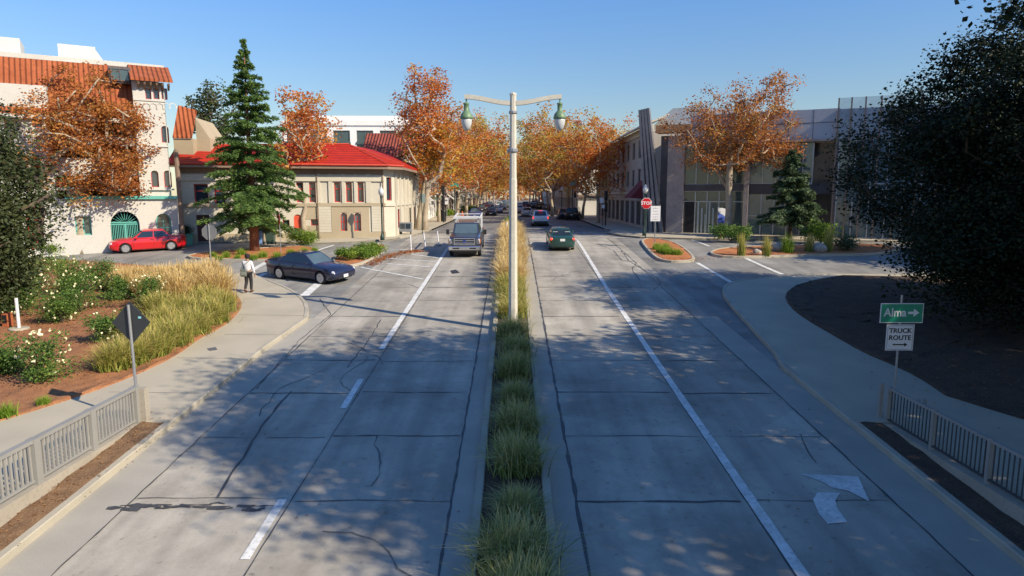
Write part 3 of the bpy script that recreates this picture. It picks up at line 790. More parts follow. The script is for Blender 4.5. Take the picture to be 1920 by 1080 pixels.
M_GLASSG = glassmat('green_glass', (0.04, 0.06, 0.058), 0.08, 0.9)
M_DARK = flat('dark_interior', (0.02, 0.018, 0.018), 0.9)
M_PANEL = nmat('zinc_panel', [(0.36, 0.38, 0.43), (0.45, 0.47, 0.53), (0.31, 0.33, 0.37)], 0.45, 2.5, 8, .002, 0.25)
M_BRONZE = flat('bronze_panel', (0.17, 0.13, 0.12), 0.5, 0.2)
M_BRICKG = nmat('dark_brick', [(0.08, 0.075, 0.08), (0.12, 0.11, 0.115), (0.06, 0.06, 0.06)], 0.85, 0.8, 20, .01)
M_STONE = nmat('pink_stone_dapples', [(0.30, 0.25, 0.235), (0.42, 0.35, 0.32), (0.20, 0.17, 0.165)], 0.8, .8, 9, .01)  # pinkish stone, tree-shade dapples painted into its blotches
M_ALU = flat('aluminium', (0.5, 0.5, 0.5), 0.4, 0.3)
def tilemat(name, c1, c2, c3, period, ang=0.0, axis='X', rough=0.75):
    m = nmat(name, [c1, c2, c3], max(rough, .6), .7, 9, 0, 0, .2)
    N = m.node_tree.nodes; L = m.node_tree.links
    tc = N.new('ShaderNodeTexCoord'); mp = N.new('ShaderNodeMapping'); mp.inputs['Rotation'].default_value = (0, 0, -ang)
    L.new(tc.outputs['Object'], mp.inputs['Vector'])
    w = N.new('ShaderNodeTexWave'); w.bands_direction = axis; w.inputs['Scale'].default_value = 6.2832 / period / 20 * 1.0 
    w.inputs['Distortion'].default_value = 0.4; w.inputs['Detail'].default_value = 1
    L.new(mp.outputs[0], w.inputs['Vector'])
    bp = N.new('ShaderNodeBump'); bp.inputs['Distance'].default_value = .09; bp.inputs['Strength'].default_value = 1
    L.new(w.outputs['Fac'], bp.inputs['Height']); L.new(bp.outputs[0], N['Principled BSDF'].inputs['Normal'])
    return m

class Face:
    """a wall plane: u along it, v up, n towards the street"""
    def __init__(s, O, ang): s.O = Vector(O); s.U = Vector((math.cos(ang), math.sin(ang), 0)); s.N = Vector((s.U.y, -s.U.x, 0)); s.ang = ang
    def P(s, u, v, n=0.0): return s.O + s.U * u + Vector((0, 0, v)) + s.N * n
    def px(s, x, y):
        d = ray(x, y); t = (s.O - CO).dot(s.N) / d.dot(s.N); q = CO + d * t - s.O
        return q.dot(s.U), q.z
    def rect(s, x0, y0, x1, y1):
        a = s.px(x0, (y0 + y1) / 2); b = s.px(x1, (y0 + y1) / 2); m = (x0 + x1) / 2
        return (a[0], s.px(m, y1)[1], b[0], s.px(m, y0)[1])
    def shift(s, n): return Face(s.O + s.N * n, s.ang)
def slab(mb, F, u0, v0, u1, v1, n0, n1):
    mb.prism([F.P(u0, v0, n0), F.P(u1, v0, n0), F.P(u1, v1, n0), F.P(u0, v1, n0)], F.N * (n1 - n0))
def archpts(u0, v0, u1, v1, k=10):
    r = (u1 - u0) / 2; c = (u0 + u1) / 2; s = v1 - r
    return [(u0, v0), (u1, v0)] + [(c + r * math.cos(math.pi * i / k), s + r * math.sin(math.pi * i / k)) for i in range(k + 1)]
def wall(F, u0, v0, u1, v1, holes, depth=.3):
    """wall sheet with real openings; holes = (u0,v0,u1,v1,arched)"""
    mb = MB()
    us = sorted({u0, u1} | {h[0] for h in holes} | {h[2] for h in holes}); vs = sorted({v0, v1} | {h[1] for h in holes} | {h[3] for h in holes})
    us = [u for u in us if u0 <= u <= u1]; vs = [v for v in vs if v0 <= v <= v1]
    for a, b in zip(us, us[1:]):
        for c, d in zip(vs, vs[1:]):
            m, n = (a + b) / 2, (c + d) / 2
            if any(h[0] < m < h[2] and h[1] < n < h[3] for h in holes): continue
            mb.quad(F.P(a, c), F.P(b, c), F.P(b, d), F.P(a, d))
    for h in holes:
        a, c, b, d = h[:4]; arch = len(h) > 4 and h[4]
        out = archpts(a, c, b, d) if arch else [(a, c), (b, c), (b, d), (a, d)]
        for i in range(len(out)):
            p, q = out[i], out[(i + 1) % len(out)]
            mb.quad(F.P(*p), F.P(*q), F.P(q[0], q[1], -depth), F.P(p[0], p[1], -depth))
        if arch:
            r = (b - a) / 2
            arc = out[2:]
            mid = len(arc) // 2
            mb.add([F.P(b, d)] + [F.P(*p) for p in arc[:mid + 1]], [(0, i, i + 1) for i in range(1, mid + 1)])
            mb.add([F.P(a, d)] + [F.P(*p) for p in arc[mid:]], [(0, i, i + 1) for i in range(1, len(arc) - mid)])
    return mb
def window(B, F, h, depth=.22, frame=.06, fm=None, gm=None, nv=1, nh=0, transom=None):
    a, c, b, d = h[:4]; arch = len(h) > 4 and h[4]
    fm = fm or M_BRONZE; gm = gm or M_GLASS
    mb = MB(); n0 = -depth
    if not arch:
        slab(mb, F, a, c, a + frame, d, n0, n0 + .07); slab(mb, F, b - frame, c, b, d, n0, n0 + .07)
        slab(mb, F, a + frame, c, b - frame, c + frame, n0, n0 + .068); slab(mb, F, a + frame, d - frame, b - frame, d, n0, n0 + .068)
        top = d - frame
    else:
        pts = archpts(a, c, b, d); ptsi = archpts(a + frame, c + frame, b - frame, d - frame)
        for i in range(len(pts)):
            j = (i + 1) % len(pts)
            mb.add([F.P(*pts[i], n0), F.P(*pts[j], n0), F.P(*ptsi[j], n0), F.P(*ptsi[i], n0), F.P(*pts[i], n0 + .07), F.P(*pts[j], n0 + .07), F.P(*ptsi[j], n0 + .07), F.P(*ptsi[i], n0 + .07)],
                   [(4, 5, 6, 7), (3, 2, 6, 7), (0, 1, 5, 4)])
        top = d - (b - a) / 2
    for i in range(1, nv + 1 if nv > 1 else 1): pass
    for i in range(1, nv):
        u = a + (b - a) * i / nv; slab(mb, F, u - frame * .4, c + frame, u + frame * .4, top, n0 + .002, n0 + .06)
    for i in range(1, nh + 1):
        v = c + (top - c) * i / (nh + 1); slab(mb, F, a + frame, v - frame * .4, b - frame, v + frame * .4, n0 + .004, n0 + .055)
    if transom: slab(mb, F, a + frame, transom - frame / 2, b - frame, transom + frame / 2, n0 + .004, n0 + .06)
    w = mb.build('window', fm, B, world=True)
    g = MB()
    g.add([F.P(u, v, n0 + .015) for u, v in (archpts(a, c, b, d) if arch else [(a, c), (b, c), (b, d), (a, d)])], [tuple(range(13 if arch else 4))])
    pane = g.build('pane', gm, w)
    me = pane.data
    off = Vector(B.location)
    for v in me.vertices: v.co -= off
    return w
def part(B, mb, name, mat, **k):
    return mb.build(name, mat, B, world=True, **k)
def wallpart(B, mb, name, mat): return part(B, mb, name, mat)

# ============ white Spanish building (left)
A0 = Vector((-31.4, 41.4, 0)); B0 = Vector((-23.4, 46.2, 0))
angW = math.atan2(B0.y - A0.y, B0.x - A0.x)
FW = Face((A0.x, A0.y, -0.9), angW)
UL = (B0 - A0).length
WB = thing('building', 'white stucco Spanish building with terracotta mansard, square tower and teal arched gate', 'building', (A0.x, A0.y, -0.9))
M_TERR = tilemat('terracotta_tiles', (0.28, 0.075, 0.03), (0.38, 0.11, 0.045), (0.2, 0.06, 0.03), .28, angW)
ut = FW.px(254, 250)[0]            # tower left edge
ztop = FW.px(322, 158)[1]; 
vteal = FW.px(230, 372)[1]
H1 = [FW.rect(272, 167, 283, 187), FW.rect(287, 167, 298, 187), FW.rect(302, 167, 313, 187)]
A1 = [FW.rect(302, 237, 316, 268) + (True,)]
A2 = [FW.rect(283, 320, 297, 351) + (True,), FW.rect(307, 320, 321, 351) + (True,)]
part(WB, wall(FW.shift(.35), ut, vteal + .05, UL, ztop, H1 + A1 + A2), 'tower_wall', M_WHITE)
for h in H1: window(WB, FW.shift(.35), h, fm=M_REDTRIM, frame=.05)
for h in A1 + A2: window(WB, FW.shift(.35), h, fm=M_REDTRIM, frame=.05)
mb = MB()  # tower sides and body
mb.prism([FW.P(UL, 0, .35), FW.P(UL, 0, -6), FW.P(UL, ztop, -6), FW.P(UL, ztop, .35)], -FW.U * .05)
mb.prism([FW.P(ut, 0, .35), FW.P(ut, 0, -3), FW.P(ut, ztop, -3), FW.P(ut, ztop, .35)], FW.U * .05)
part(WB, mb, 'tower_side', M_WHITE)
mb = MB()  # string courses, sill, blind arcading
v = FW.px(290, 190)[1]; slab(mb, FW, ut, v - .05, UL + .02, v + .05, .35, .41)
v = FW.px(300, 275)[1]; part(WB, mb, 'moulding', M_WHITE); mb = MB(); slab(mb, FW, FW.px(296, 275)[0], v - .05, FW.px(322, 275)[0], v + .03, .35, .43); part(WB, mb, 'sill', M_WHITE); mb = MB()
v = FW.px(300, 355)[1]; slab(mb, FW, FW.px(278, 355)[0], v - .06, FW.px(326, 355)[0], v + .04, .35, .5); part(WB, mb, 'sill', M_WHITE); mb = MB()
for x in (262, 275, 287, 299, 311, 323):
    u, v = FW.px(x, 198)
    for i in range(6):
        a = math.pi * i / 6; b = math.pi * (i + 1) / 6; r = .19
        mb.prism([FW.P(u + r * math.cos(a), v + r * math.sin(a) - .1, .35), FW.P(u + r * math.cos(b), v + r * math.sin(b) - .1, .35), FW.P(u + (r + .05) * math.cos(b), v + (r + .05) * math.sin(b) - .1, .35), FW.P(u + (r + .05) * math.cos(a), v + (r + .05) * math.sin(a) - .1, .35)], FW.N * .04)
    slab(mb, FW, u + .17, v - .25, u + .25, v - .1, .352, .40)
part(WB, mb, 'moulding', M_WHITE)
# ground storey wall with gate and arches
gate = FW.rect(208, 396, 262, 466); gate = (gate[0], 0.02, gate[2], gate[3], True)
arw = FW.rect(292, 400, 320, 440) + (True,)
arl = FW.rect(52, 372, 82, 466) + (True,); 
sq = FW.rect(142, 405, 172, 440)
uleft = -18.0
part(WB, wall(FW.shift(.6), uleft, -.6, UL + .3, vteal, [gate, arw, sq, arl], depth=.5), 'ground_wall', M_WHITE)
mb = MB(); slab(mb, FW, FW.px(123, 372)[0], vteal - .05, UL + .4, vteal + .16, -.5, .78)
part(WB, mb, 'ledge', M_TEAL)
mb = MB()
a, c, b, d = gate[:4]; FG = FW.shift(.35)
for i in range(17):
    u = a + .04 + (b - a - .08) * i / 16
    slab(mb, FG, u - .018, c, u + .018, d - (b - a) / 2, 0, .04)
for vv in (c + .1, c + 1.2, d - (b - a) / 2, d - (b - a) / 2 + .12): slab(mb, FG, a, vv - .05, b, vv + .03, .002, .06)
slab(mb, FG, (a + b) / 2 - .05, c, (a + b) / 2 + .05, d - (b - a) / 2, -.002, .07)
cu, cv, rr = (a + b) / 2, d - (b - a) / 2, (b - a) / 2
for i in range(1, 12):
    an = math.pi * i / 12
    p, q = (cu + .25 * math.cos(an), cv + .25 * math.sin(an)), (cu + rr * math.cos(an), cv + rr * math.sin(an))
    mb.tube([FG.P(*p, .03), FG.P(*q, .03)], .018, 4)
part(WB, mb, 'gate', M_TEAL)
mb = MB(); slab(mb, FW, a - .4, -.6, b + .4, d + .3, -2.5, -2.4); part(WB, mb, 'gate_passage', M_DARK)
window(WB, FW.shift(.6), arw, .3, .08, M_TEAL, M_GLASSG, nv=2, nh=1)
window(WB, FW.shift(.6), sq, .25, .08, M_TEAL, M_GLASSG, nv=2)
window(WB, FW.shift(.6), arl, .45, .06, M_REDTRIM, M_GLASS, nv=2, nh=2)
# balconies between tower and left block
ubl = FW.px(101, 300)[0]
FB = FW.shift(-1.6)
mb = MB()
zt0 = FW.px(180, 222)[1]
mb.quad(FB.P(ubl, vteal, 0), FB.P(ut, vteal, 0), FB.P(ut, zt0, 0), FB.P(ubl, zt0, 0))
part(WB, mb, 'recess_wall', M_BROWN)
mb = MB()
for y0, y1 in ((256, 272), (297, 330)):
    v1 = FW.px(180, y0)[1]; v0 = FW.px(180, y1)[1]
    slab(mb, FW, ubl, v0, ut - .02, v1, -.02, .12); slab(mb, FW, ubl, v0, ut - .02, v0 + .15, -1.6, -.02)
slab(mb, FW, ubl, FW.px(180, 357)[1], ut - .02, FW.px(180, 352)[1], -1.6, .3)
part(WB, mb, 'balcony', M_WHITE)
mb = MB()
for x in (135, 165, 205, 235):
    for y0, y1 in ((238, 256), (278, 296)):
        h = FB.rect(x - 9, y0, x + 9, y1); slab(mb, FB, h[0], h[1] - .8, h[2], h[3], .0, .05)
part(WB, mb, 'balcony_door', M_GLASS)
def roofslope(B, F, u0, u1, v0, v1, n0, n1, mat, name='roof', th=.14):
    m = MB(); m.prism([F.P(u0, v0, n0), F.P(u1, v0, n0), F.P(u1, v1, n1), F.P(u0, v1, n1)], Vector((0, 0, th)))
    return part(B, m, name, mat)
v1, v0 = FW.px(180, 331)[1], FW.px(180, 350)[1]
roofslope(WB, FW, ubl, ut - .02, v0, v1, .35, -.9, M_TERR, 'balcony_roof')
# left block
v0 = FW.px(75, 180)[1]
big = FW.rect(4, 300, 22, 330) + (True,)
LH = [FW.rect(60, 205, 78, 240), FW.rect(60, 290, 78, 330) + (True,), FW.rect(8, 205, 26, 240), FW.rect(8, 290, 26, 330) + (True,), FW.rect(-60, 205, -40, 240), FW.rect(-60, 290, -40, 330) + (True,)]
part(WB, wall(FW.shift(.3), uleft, vteal, ubl, v0 + .6, LH), 'left_wall', M_WHITE)
for h in LH: window(WB, FW.shift(.3), h, fm=M_REDTRIM)
mb = MB(); mb.prism([FW.P(ubl, vteal, .3), FW.P(ubl, vteal, -3), FW.P(ubl, v0 + .6, -3), FW.P(ubl, v0 + .6, .3)], -FW.U * .05); part(WB, mb, 'left_side_wall', M_WHITE)
# mansard: lower and upper slopes
vr = FW.px(250, 118)[1]
vm = FW.px(180, 222)[1]
roofslope(WB, FW, uleft, ut, vm, vr, .5, -1.9, M_TERR)
m = roofslope(WB, FW, ut - .1, UL + .5, ztop - .05, vr + .05, 1.0, -1.9, M_TERR, 'tower_roof', .16)
mb = MB()
slab(mb, FW, uleft, vr, UL + .25, vr + .3, -2.6, -1.8)
slab(mb, FW, uleft, vm - .25, ut, vm, -1.5, .55)
part(WB, mb, 'parapet', M_WHITE)
mb = MB()   # rear mass so nothing is hollow
mb.prism([FW.P(uleft, -.6, -2.55), FW.P(UL - .1, -.6, -2.55), FW.P(UL - .1, vr, -2.55), FW.P(uleft, vr, -2.55)], -FW.N * 9)
part(WB, mb, 'rear_wall', M_WHITE)
mb = MB()
for k in range(6):
    u = ut + .3 + (UL + .2 - ut - .3) * k / 5
    mb.prism([FW.P(u, ztop - .1, .35), FW.P(u, ztop - .1, .95), FW.P(u, ztop - .25, .85), FW.P(u, ztop - .5, .35)], FW.U * .12)
part(WB, mb, 'eave_bracket', M_BROWN)
dm = FW.rect(207, 127, 243, 151)
mb = MB(); slab(mb, FW, dm[0] - .08, dm[1] - .12, dm[2] + .08, dm[3] + .12, -1.8, -.3); d_ = part(WB, mb, 'dormer', M_BRICKG)
window(WB, FW.shift(-.06), (dm[0], dm[1], dm[2], dm[3]), .2, .07, M_BRICKG, M_GLASSG, nv=2)
mb = MB()
for x0, x1, y0, dpt in ((110, 180, 85, -5), (-10, 40, 70, -4.5)):
    f2 = FW.shift(dpt); a = f2.px(x0, 110)[0]; b = f2.px(x1, 110)[0]; tp = f2.px((x0 + x1) / 2, y0)[1]
    mb.prism([f2.P(a, vr - 1, 0), f2.P(b, vr - 1, 0), f2.P(b, tp, 0), f2.P(a, tp, 0)], -f2.N * 3)
f2 = FW.shift(-5); a = f2.px(180, 120)[0]; b = f2.px(205, 120)[0]; mb.prism([f2.P(a, vr - 1), f2.P(b, vr - 1), f2.P(b, vr + .25), f2.P(a, f2.px(180, 92)[1])], -f2.N * 3)
part(WB, mb, 'rooftop_block', M_GREYW)
# annex behind the tower: steep tiled gable end and brown pipe at the corner
f3 = Face((B0.x, B0.y + 2.5, -0.5), 0.12)
a = f3.px(333, 230)[0]; b = f3.px(361, 230)[0]
mb = MB(); v0 = f3.px(345, 260)[1]; v1 = f3.px(345, 202)[1]
mb.prism([f3.P(a - .3, v0, .3), f3.P(b, v0, .3), f3.P(b - .05, v1 - .15, -1.2), f3.P(a - .3, v1 + .2, -1.2)], (0, 0, .12)); part(WB, mb, 'annex_roof', M_TERR)
mb = MB(); c = f3.px(388, 256)[0]
mb.prism([f3.P(a - .3, -.5, .2), f3.P(b, -.5, .2), f3.P(b, v0, .2), f3.P(a - .3, v0, .2)], -f3.N * 4)
mb.prism([f3.P(b, v0 - 1.2, -.6), f3.P(c, v0 - 1.2, -.6), f3.P(c, v0 + .1, -.6), f3.P(b, v1 - .6, -.6)], -f3.N * 4)
part(WB, mb, 'annex_wall', M_BEIGE)
mb = MB(); mb.tube([FW.P(UL + .52, -.3, .7), FW.P(UL + .42, vteal + 3.2, .7)], .15, 8); part(WB, mb, 'corner_post', M_BROWN)

# ============ beige corner building with red metal roof
p0 = G(345, 458); p1 = G(722, 448)
angB = math.atan2(p1.y - p0.y, p1.x - p0.x)
FB = Face((p0.x, p0.y, -.25), angB); UB = (Vector((p1.x, p1.y)) - Vector((p0.x, p0.y))).length
BB = thing('building', 'beige two-storey corner building with bright red metal hipped roof and red-framed windows', 'building', (p0.x, p0.y, -.25))
M_REDROOF = tilemat('red_metal_roof', (0.33, 0.018, 0.008), (0.43, 0.026, 0.011), (0.25, 0.02, 0.012), .42, angB + math.pi / 2, rough=.45)
ve = FB.px(600, 312)[1]
vc = FB.px(600, 384)[1]
upx = [(364, 391), (404, 420), (556, 569), (580, 592), (627, 638), (649, 660), (671, 682)]
UPW = [FB.rect(a, 342, b, 379) for a, b in upx]
UPW[0] = FB.rect(364, 345, 391, 386); UPW[1] = FB.rect(402, 345, 422, 386)
LOW = [FB.rect(639, 399, 651, 433) + (True,), FB.rect(664, 399, 677, 433) + (True,), FB.rect(530, 412, 543, 424), FB.rect(583, 411, 597, 423), FB.rect(551, 402, 566, 432) + (True,)]
DOOR = FB.rect(369, 403, 394, 456); DOOR = (DOOR[0], 0.02, DOOR[2], DOOR[3])
part(BB, wall(FB, 0, -.6, UB, ve + .15, UPW + LOW + [DOOR], .3), 'front_wall', M_CREAM)
for h in UPW: window(BB, FB, h, .22, .07, M_REDTRIM, transom=h[1] + (h[3] - h[1]) * .68)
for h in LOW[:2]: window(BB, FB, h, .22, .06, M_REDTRIM, M_GLASSB, transom=h[1] + (h[3] - h[1]) * .5, nv=2)
for h in LOW[2:4]: window(BB, FB, h, .22, .06, M_REDTRIM, nv=1)
M_ORD = flat('orange_door', (0.62, 0.09, 0.04), .5)
window(BB, FB, LOW[4], .15, .3, M_ORD, flat('poster_blue', (.35, .5, .6), .5))
mb = MB(); slab(mb, FB, DOOR[0], 0, DOOR[2], DOOR[3], -.28, -.22); part(BB, mb, 'door', flat('maroon_door', (.06, .015, .015), .5))
mb = MB()
slab(mb, FB, 0, vc - .12, UB + .1, vc + .12, 0, .10)      # mid cornice
slab(mb, FB, -.02, -.6, DOOR[0], .75, 0, .07); slab(mb, FB, DOOR[2], -.6, UB + .06, .75, 0, .07)
ul, ur = FB.px(622, 400)[0], FB.px(692, 400)[0]
vb = FB.px(650, 388)[1]
slab(mb, FB, ul - .02, .75, LOW[0][0] - .0, vb, 0, .035); slab(mb, FB, LOW[0][2], .75, LOW[1][0], vb, 0, .035); slab(mb, FB, LOW[1][2], .75, ur, vb, 0, .035)
slab(mb, FB, LOW[0][0], .75, LOW[0][2], LOW[0][1], 0, .034); slab(mb, FB, LOW[1][0], .75, LOW[1][2], LOW[1][1], 0, .034)
slab(mb, FB, LOW[0][0], LOW[0][3] + .03, LOW[0][2], vb, 0, .034); slab(mb, FB, LOW[1][0], LOW[1][3] + .03, LOW[1][2], vb, 0, .034)
u5, u6 = FB.px(570, 400)[0], FB.px(597, 400)[0]
slab(mb, FB, u5, .75, u6, LOW[3][1], 0, .03); slab(mb, FB, u5, LOW[3][3], u6, vb, 0, .03)
part(BB, mb, 'dado', M_BEIGE)
mb = MB()
for x0, x1 in ((542, 552), (596, 601), (616, 624), (641, 647), (664, 669), (686, 696)):
    a, b = FB.px(x0, 360)[0], FB.px(x1, 360)[0]; slab(mb, FB, a, vc + .13, b, ve - .55, 0, .1)
for x0, x1 in ((598, 621), (697, 716)):
    a, b = FB.px(x0, 410)[0], FB.px(x1, 410)[0]; slab(mb, FB, a, .76, b, vc - .13, 0, .09)
slab(mb, FB, -.01, FB.px(650, 340)[1], UB + .04, FB.px(650, 329)[1], 0, .12)
part(BB, mb, 'pilaster', M_CREAM)
mb = MB(); slab(mb, FB, 0, FB.px(650, 327)[1], UB, ve + .1, 0, .05); part(BB, mb, 'frieze_eave_shade', M_BROWN)  # brown colour stands in for shade below the eave
for x in (597, 719):
    mb = MB(); u = FB.px(x, 410)[0]; mb.tube([FB.P(u, 0, .16), FB.P(u, ve, .16)], .045, 6); part(BB, mb, 'downpipe', M_BROWN)
mb = MB()
for k in range(1, 9):
    for x0, x1 in ((598.5, 620), (698, 715)):
        v = .76 + (vc - .9) * k / 9; slab(mb, FB, FB.px(x0, 410)[0], v, FB.px(x1, 410)[0], v + .018, .088, .0925)
part(BB, mb, 'groove', M_BEIGE)
# chamfered corner and the side along the avenue
pc = FB.P(UB, 0); FC = Face(pc, angB + R(42)); UC = 1.15
pe = FC.P(UC, 0); FS = Face(pe, R(90) + .005); US = 13.0
cw = (.3, vc + .3, .85, ve - .75)
part(BB, wall(FC, 0, -.6, UC, ve + .15, [cw], .25), 'corner_wall', M_CREAM); window(BB, FC, cw, .2, .06, M_REDTRIM)
SW = []
for k in range(6): SW.append((.7 + k * 2.05, vc + .35, 1.5 + k * 2.05, ve - .75))
for k in range(4): SW.append((1.4 + k * 3.0, .9, 2.9 + k * 3.0, vc - .4))
part(BB, wall(FS, 0, -.6, US, ve + .15, SW, .25), 'side_wall', M_CREAM)
for h in SW: window(BB, FS, h, .2, .06, M_REDTRIM)
mb = MB()
slab(mb, FC, 0, vc - .12, UC, vc + .12, 0, .1); slab(mb, FS, .12, vc - .12, US, vc + .12, 0, .1)
for k in range(7): slab(mb, FS, .1 + k * 2.1, .3, .45 + k * 2.1, ve - .5, 0, .14)
part(BB, mb, 'side_pilaster', M_CREAM)
# hipped roof
e = .75
q0 = FB.P(-.6, ve, e); q1 = FB.P(UB + .3, ve, e); q2 = FC.P(UC + .2, ve, e + .1); q3 = FS.P(US + .5, ve, e)
dep = 9.0
vr_ = FB.px(600, 277)[1]
r0 = FB.P(1.5, 0, -2.9); r1 = FB.P(UB - 2.4, 0, -2.9)
tz = None
def topz(px, py, P):  # height of the ridge seen at that row
    d = ray(px, py); return CAMZ + d.z * (P.y / d.y)
r0.z = topz(500, 277, r0); r1.z = topz(672, 275, r1); r2 = Vector((q3.x - 3.3, q3.y - 1, r1.z)); b0 = FB.P(-.6, 0, -2.9); b0.z = r0.z
mb = MB()
th = Vector((0, 0, .16))
for poly in ([q0, q1, r1, b0], [q1, q2, r1], [q2, q3, r2, r1]):
    mb.prism(poly, th)
rf = part(BB, mb, 'roof', M_REDROOF)
mb = MB(); mb.prism([b0, r1, r2, Vector((b0.x, r2.y, r0.z))], th * .8); part(BB, mb, 'flat_roof', M_GREYW)
mb = MB()
for q, w in ((q0, q1), (q1, q2), (q2, q3)): mb.prism([q, w, w + Vector((0, 0, -.18)), q + Vector((0, 0, -.18))], Vector((0, 0.08, 0)))
mb.prism([q0 + Vector((0, .2, -.03)), q1 + Vector((0, .2, -.03)), q2 + Vector((-.2, .2, -.03)), q3 + Vector((-.2, 0, -.03)), FS.P(US, ve - .03, -1), FB.P(UB, ve - .03, -1), FB.P(-.6, ve - .03, -1)], Vector((0, 0, .02)))
part(BB, mb, 'eave', M_BROWN)
mb = MB()
for a, b in ((q0, q1), (q1, q2)): mb.tube([a + Vector((0, -.06, .1)), b + Vector((0, -.06, .1))], .07, 6)
mb.tube([r0 + Vector((0, 0, .2)), r1 + Vector((0, 0, .2))], .08, 6); mb.tube([q1 + th, r1 + th], .07, 6); mb.tube([q2 + th, r1 + th], .07, 6)
part(BB, mb, 'roof_ridge', flat('red_flashing', (.5, .06, .03), .5))

# ============ generic street block
def block(name, label, O, ang, W, D, Ht, wm, rows, cols, wfrac=(.55, .6), fm=None, gm=None, ground='shops', parapet=.4, depth=.18, base=0.0, arched=False, group=None, pm=None, awn=None):
    F = Face((O[0], O[1], base), ang)
    B = thing(name, label, 'building', (O[0], O[1], base), group=group)
    holes = []
    gh = 3.6 if ground else 0
    fh = (Ht - gh) / rows if rows else 0
    for r_ in range(rows):
        for c in range(cols):
            cu = W * (c + .5) / cols; w = W / cols * wfrac[0]; v = gh + fh * (r_ + .5)
            holes.append((cu - w / 2, v - fh * wfrac[1] / 2, cu + w / 2, v + fh * wfrac[1] / 2, arched))
    gg = []
    if ground:
        for c in range(cols):
            cu = W * (c + .5) / cols; w = W / cols * .74; gg.append((cu - w / 2, .35, cu + w / 2, 2.7))
    part(B, wall(F, 0, -.5, W, Ht, holes + gg, depth), 'front_wall', wm)
    for h in holes + gg: window(B, F, h, depth, .07, fm, gm, nv=2)
    mb = MB()
    mb.prism([F.P(0, -.5, -.02 - .001), F.P(0, -.5, -D), F.P(0, Ht, -D), F.P(0, Ht, -.021)], F.U * -.05)
    mb.prism([F.P(W, -.5, -.021), F.P(W, -.5, -D), F.P(W, Ht, -D), F.P(W, Ht, -.021)], F.U * .05)
    mb.prism([F.P(0, -.5, -D), F.P(W, -.5, -D), F.P(W, Ht, -D), F.P(0, Ht, -D)], F.N * -.1)
    mb.prism([F.P(0, -.5, -depth - .5), F.P(W, -.5, -depth - .5), F.P(W, Ht - .2, -depth - .5), F.P(0, Ht - .2, -depth - .5)], F.N * -.1)
    part(B, mb, 'side_wall', wm)
    mb = MB(); mb.prism([F.P(0, Ht - .1, 0), F.P(W, Ht - .1, 0), F.P(W, Ht - .1, -D), F.P(0, Ht - .1, -D)], Vector((0, 0, .08))); part(B, mb, 'roof', M_GREYW)
    mb = MB(); slab(mb, F, -.08, Ht - .15, W + .08, Ht + parapet, -.3, .14)
    if ground: slab(mb, F, -.02, gh - .25, W + .02, gh - .02, -.0, .12)
    part(B, mb, 'cornice', pm or wm)
    if awn:
        mb = MB()
        for c in range(cols):
            if c % 2 == awn[1]: continue
            u0 = W * (c + .1) / cols; u1 = W * (c + .9) / cols
            mb.prism([F.P(u0, 3.3, .02), F.P(u1, 3.3, .02), F.P(u1, 2.5, 1.1), F.P(u0, 2.5, 1.1)], Vector((0, 0, .04)))
        part(B, mb, 'awning', awn[0])
    return B, F
# white arched building behind the beige one
P_ = ATY(533, 300, 84)
AW, FA = block('building', 'white office building with a row of wide arches behind the red-roofed corner building', (P_.x, 84, 0), .02, 17.2, 14, 11.9, M_BRIGHT, 3, 6, (.72, .62), None, M_GLASSG, ground=None, arched=False)
mb = MB()
f4 = FA.shift(-2.2); v0 = f4.px(640, 237)[1]; v1 = f4.px(640, 217)[1]
mb.prism([f4.P(1, 11.6), f4.P(15.5, 11.6), f4.P(14.5, v1), f4.P(1, v1)], -f4.N * 9)
part(AW, mb, 'penthouse', M_BRIGHT)
mb = MB()
v0 = FA.px(640, 266)[1]
for c in range(6):
    cu = 17.2 * (c + .5) / 6; w = 1.15
    k = [(cu - w, v0 - .3), (cu + w, v0 - .3)] + [(cu + w * math.cos(math.pi * i / 8), v0 - .3 + .75 * math.sin(math.pi * i / 8)) for i in range(1, 8)]
    mb.prism([FA.P(a, b, .01) for a, b in k], FA.N * .08)
part(AW, mb, 'arch_hood', M_GLASSG)
mb = MB()
v0, v1 = FA.px(640, 284)[1], FA.px(640, 272)[1]; slab(mb, FA, -.5, v0 - 1.0, 18, v0 - .2, 0, .5); 
part(AW, mb, 'ledge', M_WHITE)
# terracotta-roofed shop behind the corner tree
TS, FT = block('building', 'shop with dark red tiled roof just beyond the red-roofed corner building', (-10.6, 65.5, 0), R(90), 10, 9, 6.6, M_TAN, 1, 4, (.4, .5), M_BROWN, None, awn=(flat('dark_awning', (.05, .04, .04), .8), 5))
ft = Face((-14.1, 65.2, 0), .02)
v0, v1 = ft.px(725, 293)[1], ft.px(725, 248)[1]
roofslope(TS, ft, -.3, 4.2, v0, v1, .5, -2.6, tilemat('dark_red_tiles', (.2, .05, .035), (.27, .07, .05), (.13, .04, .03), .3, 0), 'tile_roof')
mb = MB(); mb.prism([ft.P(-.2, 3.5, 0), ft.P(3.6, 3.5, 0), ft.P(3.6, v0, 0), ft.P(-.2, v0, 0)], -ft.N * 6); part(TS, mb, 'gable_wall', M_TAN)
ystart = 75.8
rgb = random.Random(5)
labsL = ['cream shopfront building with striped canopies on the left side', 'white low shop with dark windows on the left side', 'tan brick shop building further down the left side', 'pale grey two-storey shop building on the left side', 'white three-storey shop building far down the left side', 'brown shop building farthest down the left side']
matsL = [M_CREAM, M_WHITE, M_TAN, M_GREYW, M_WHITE, M_BROWN]
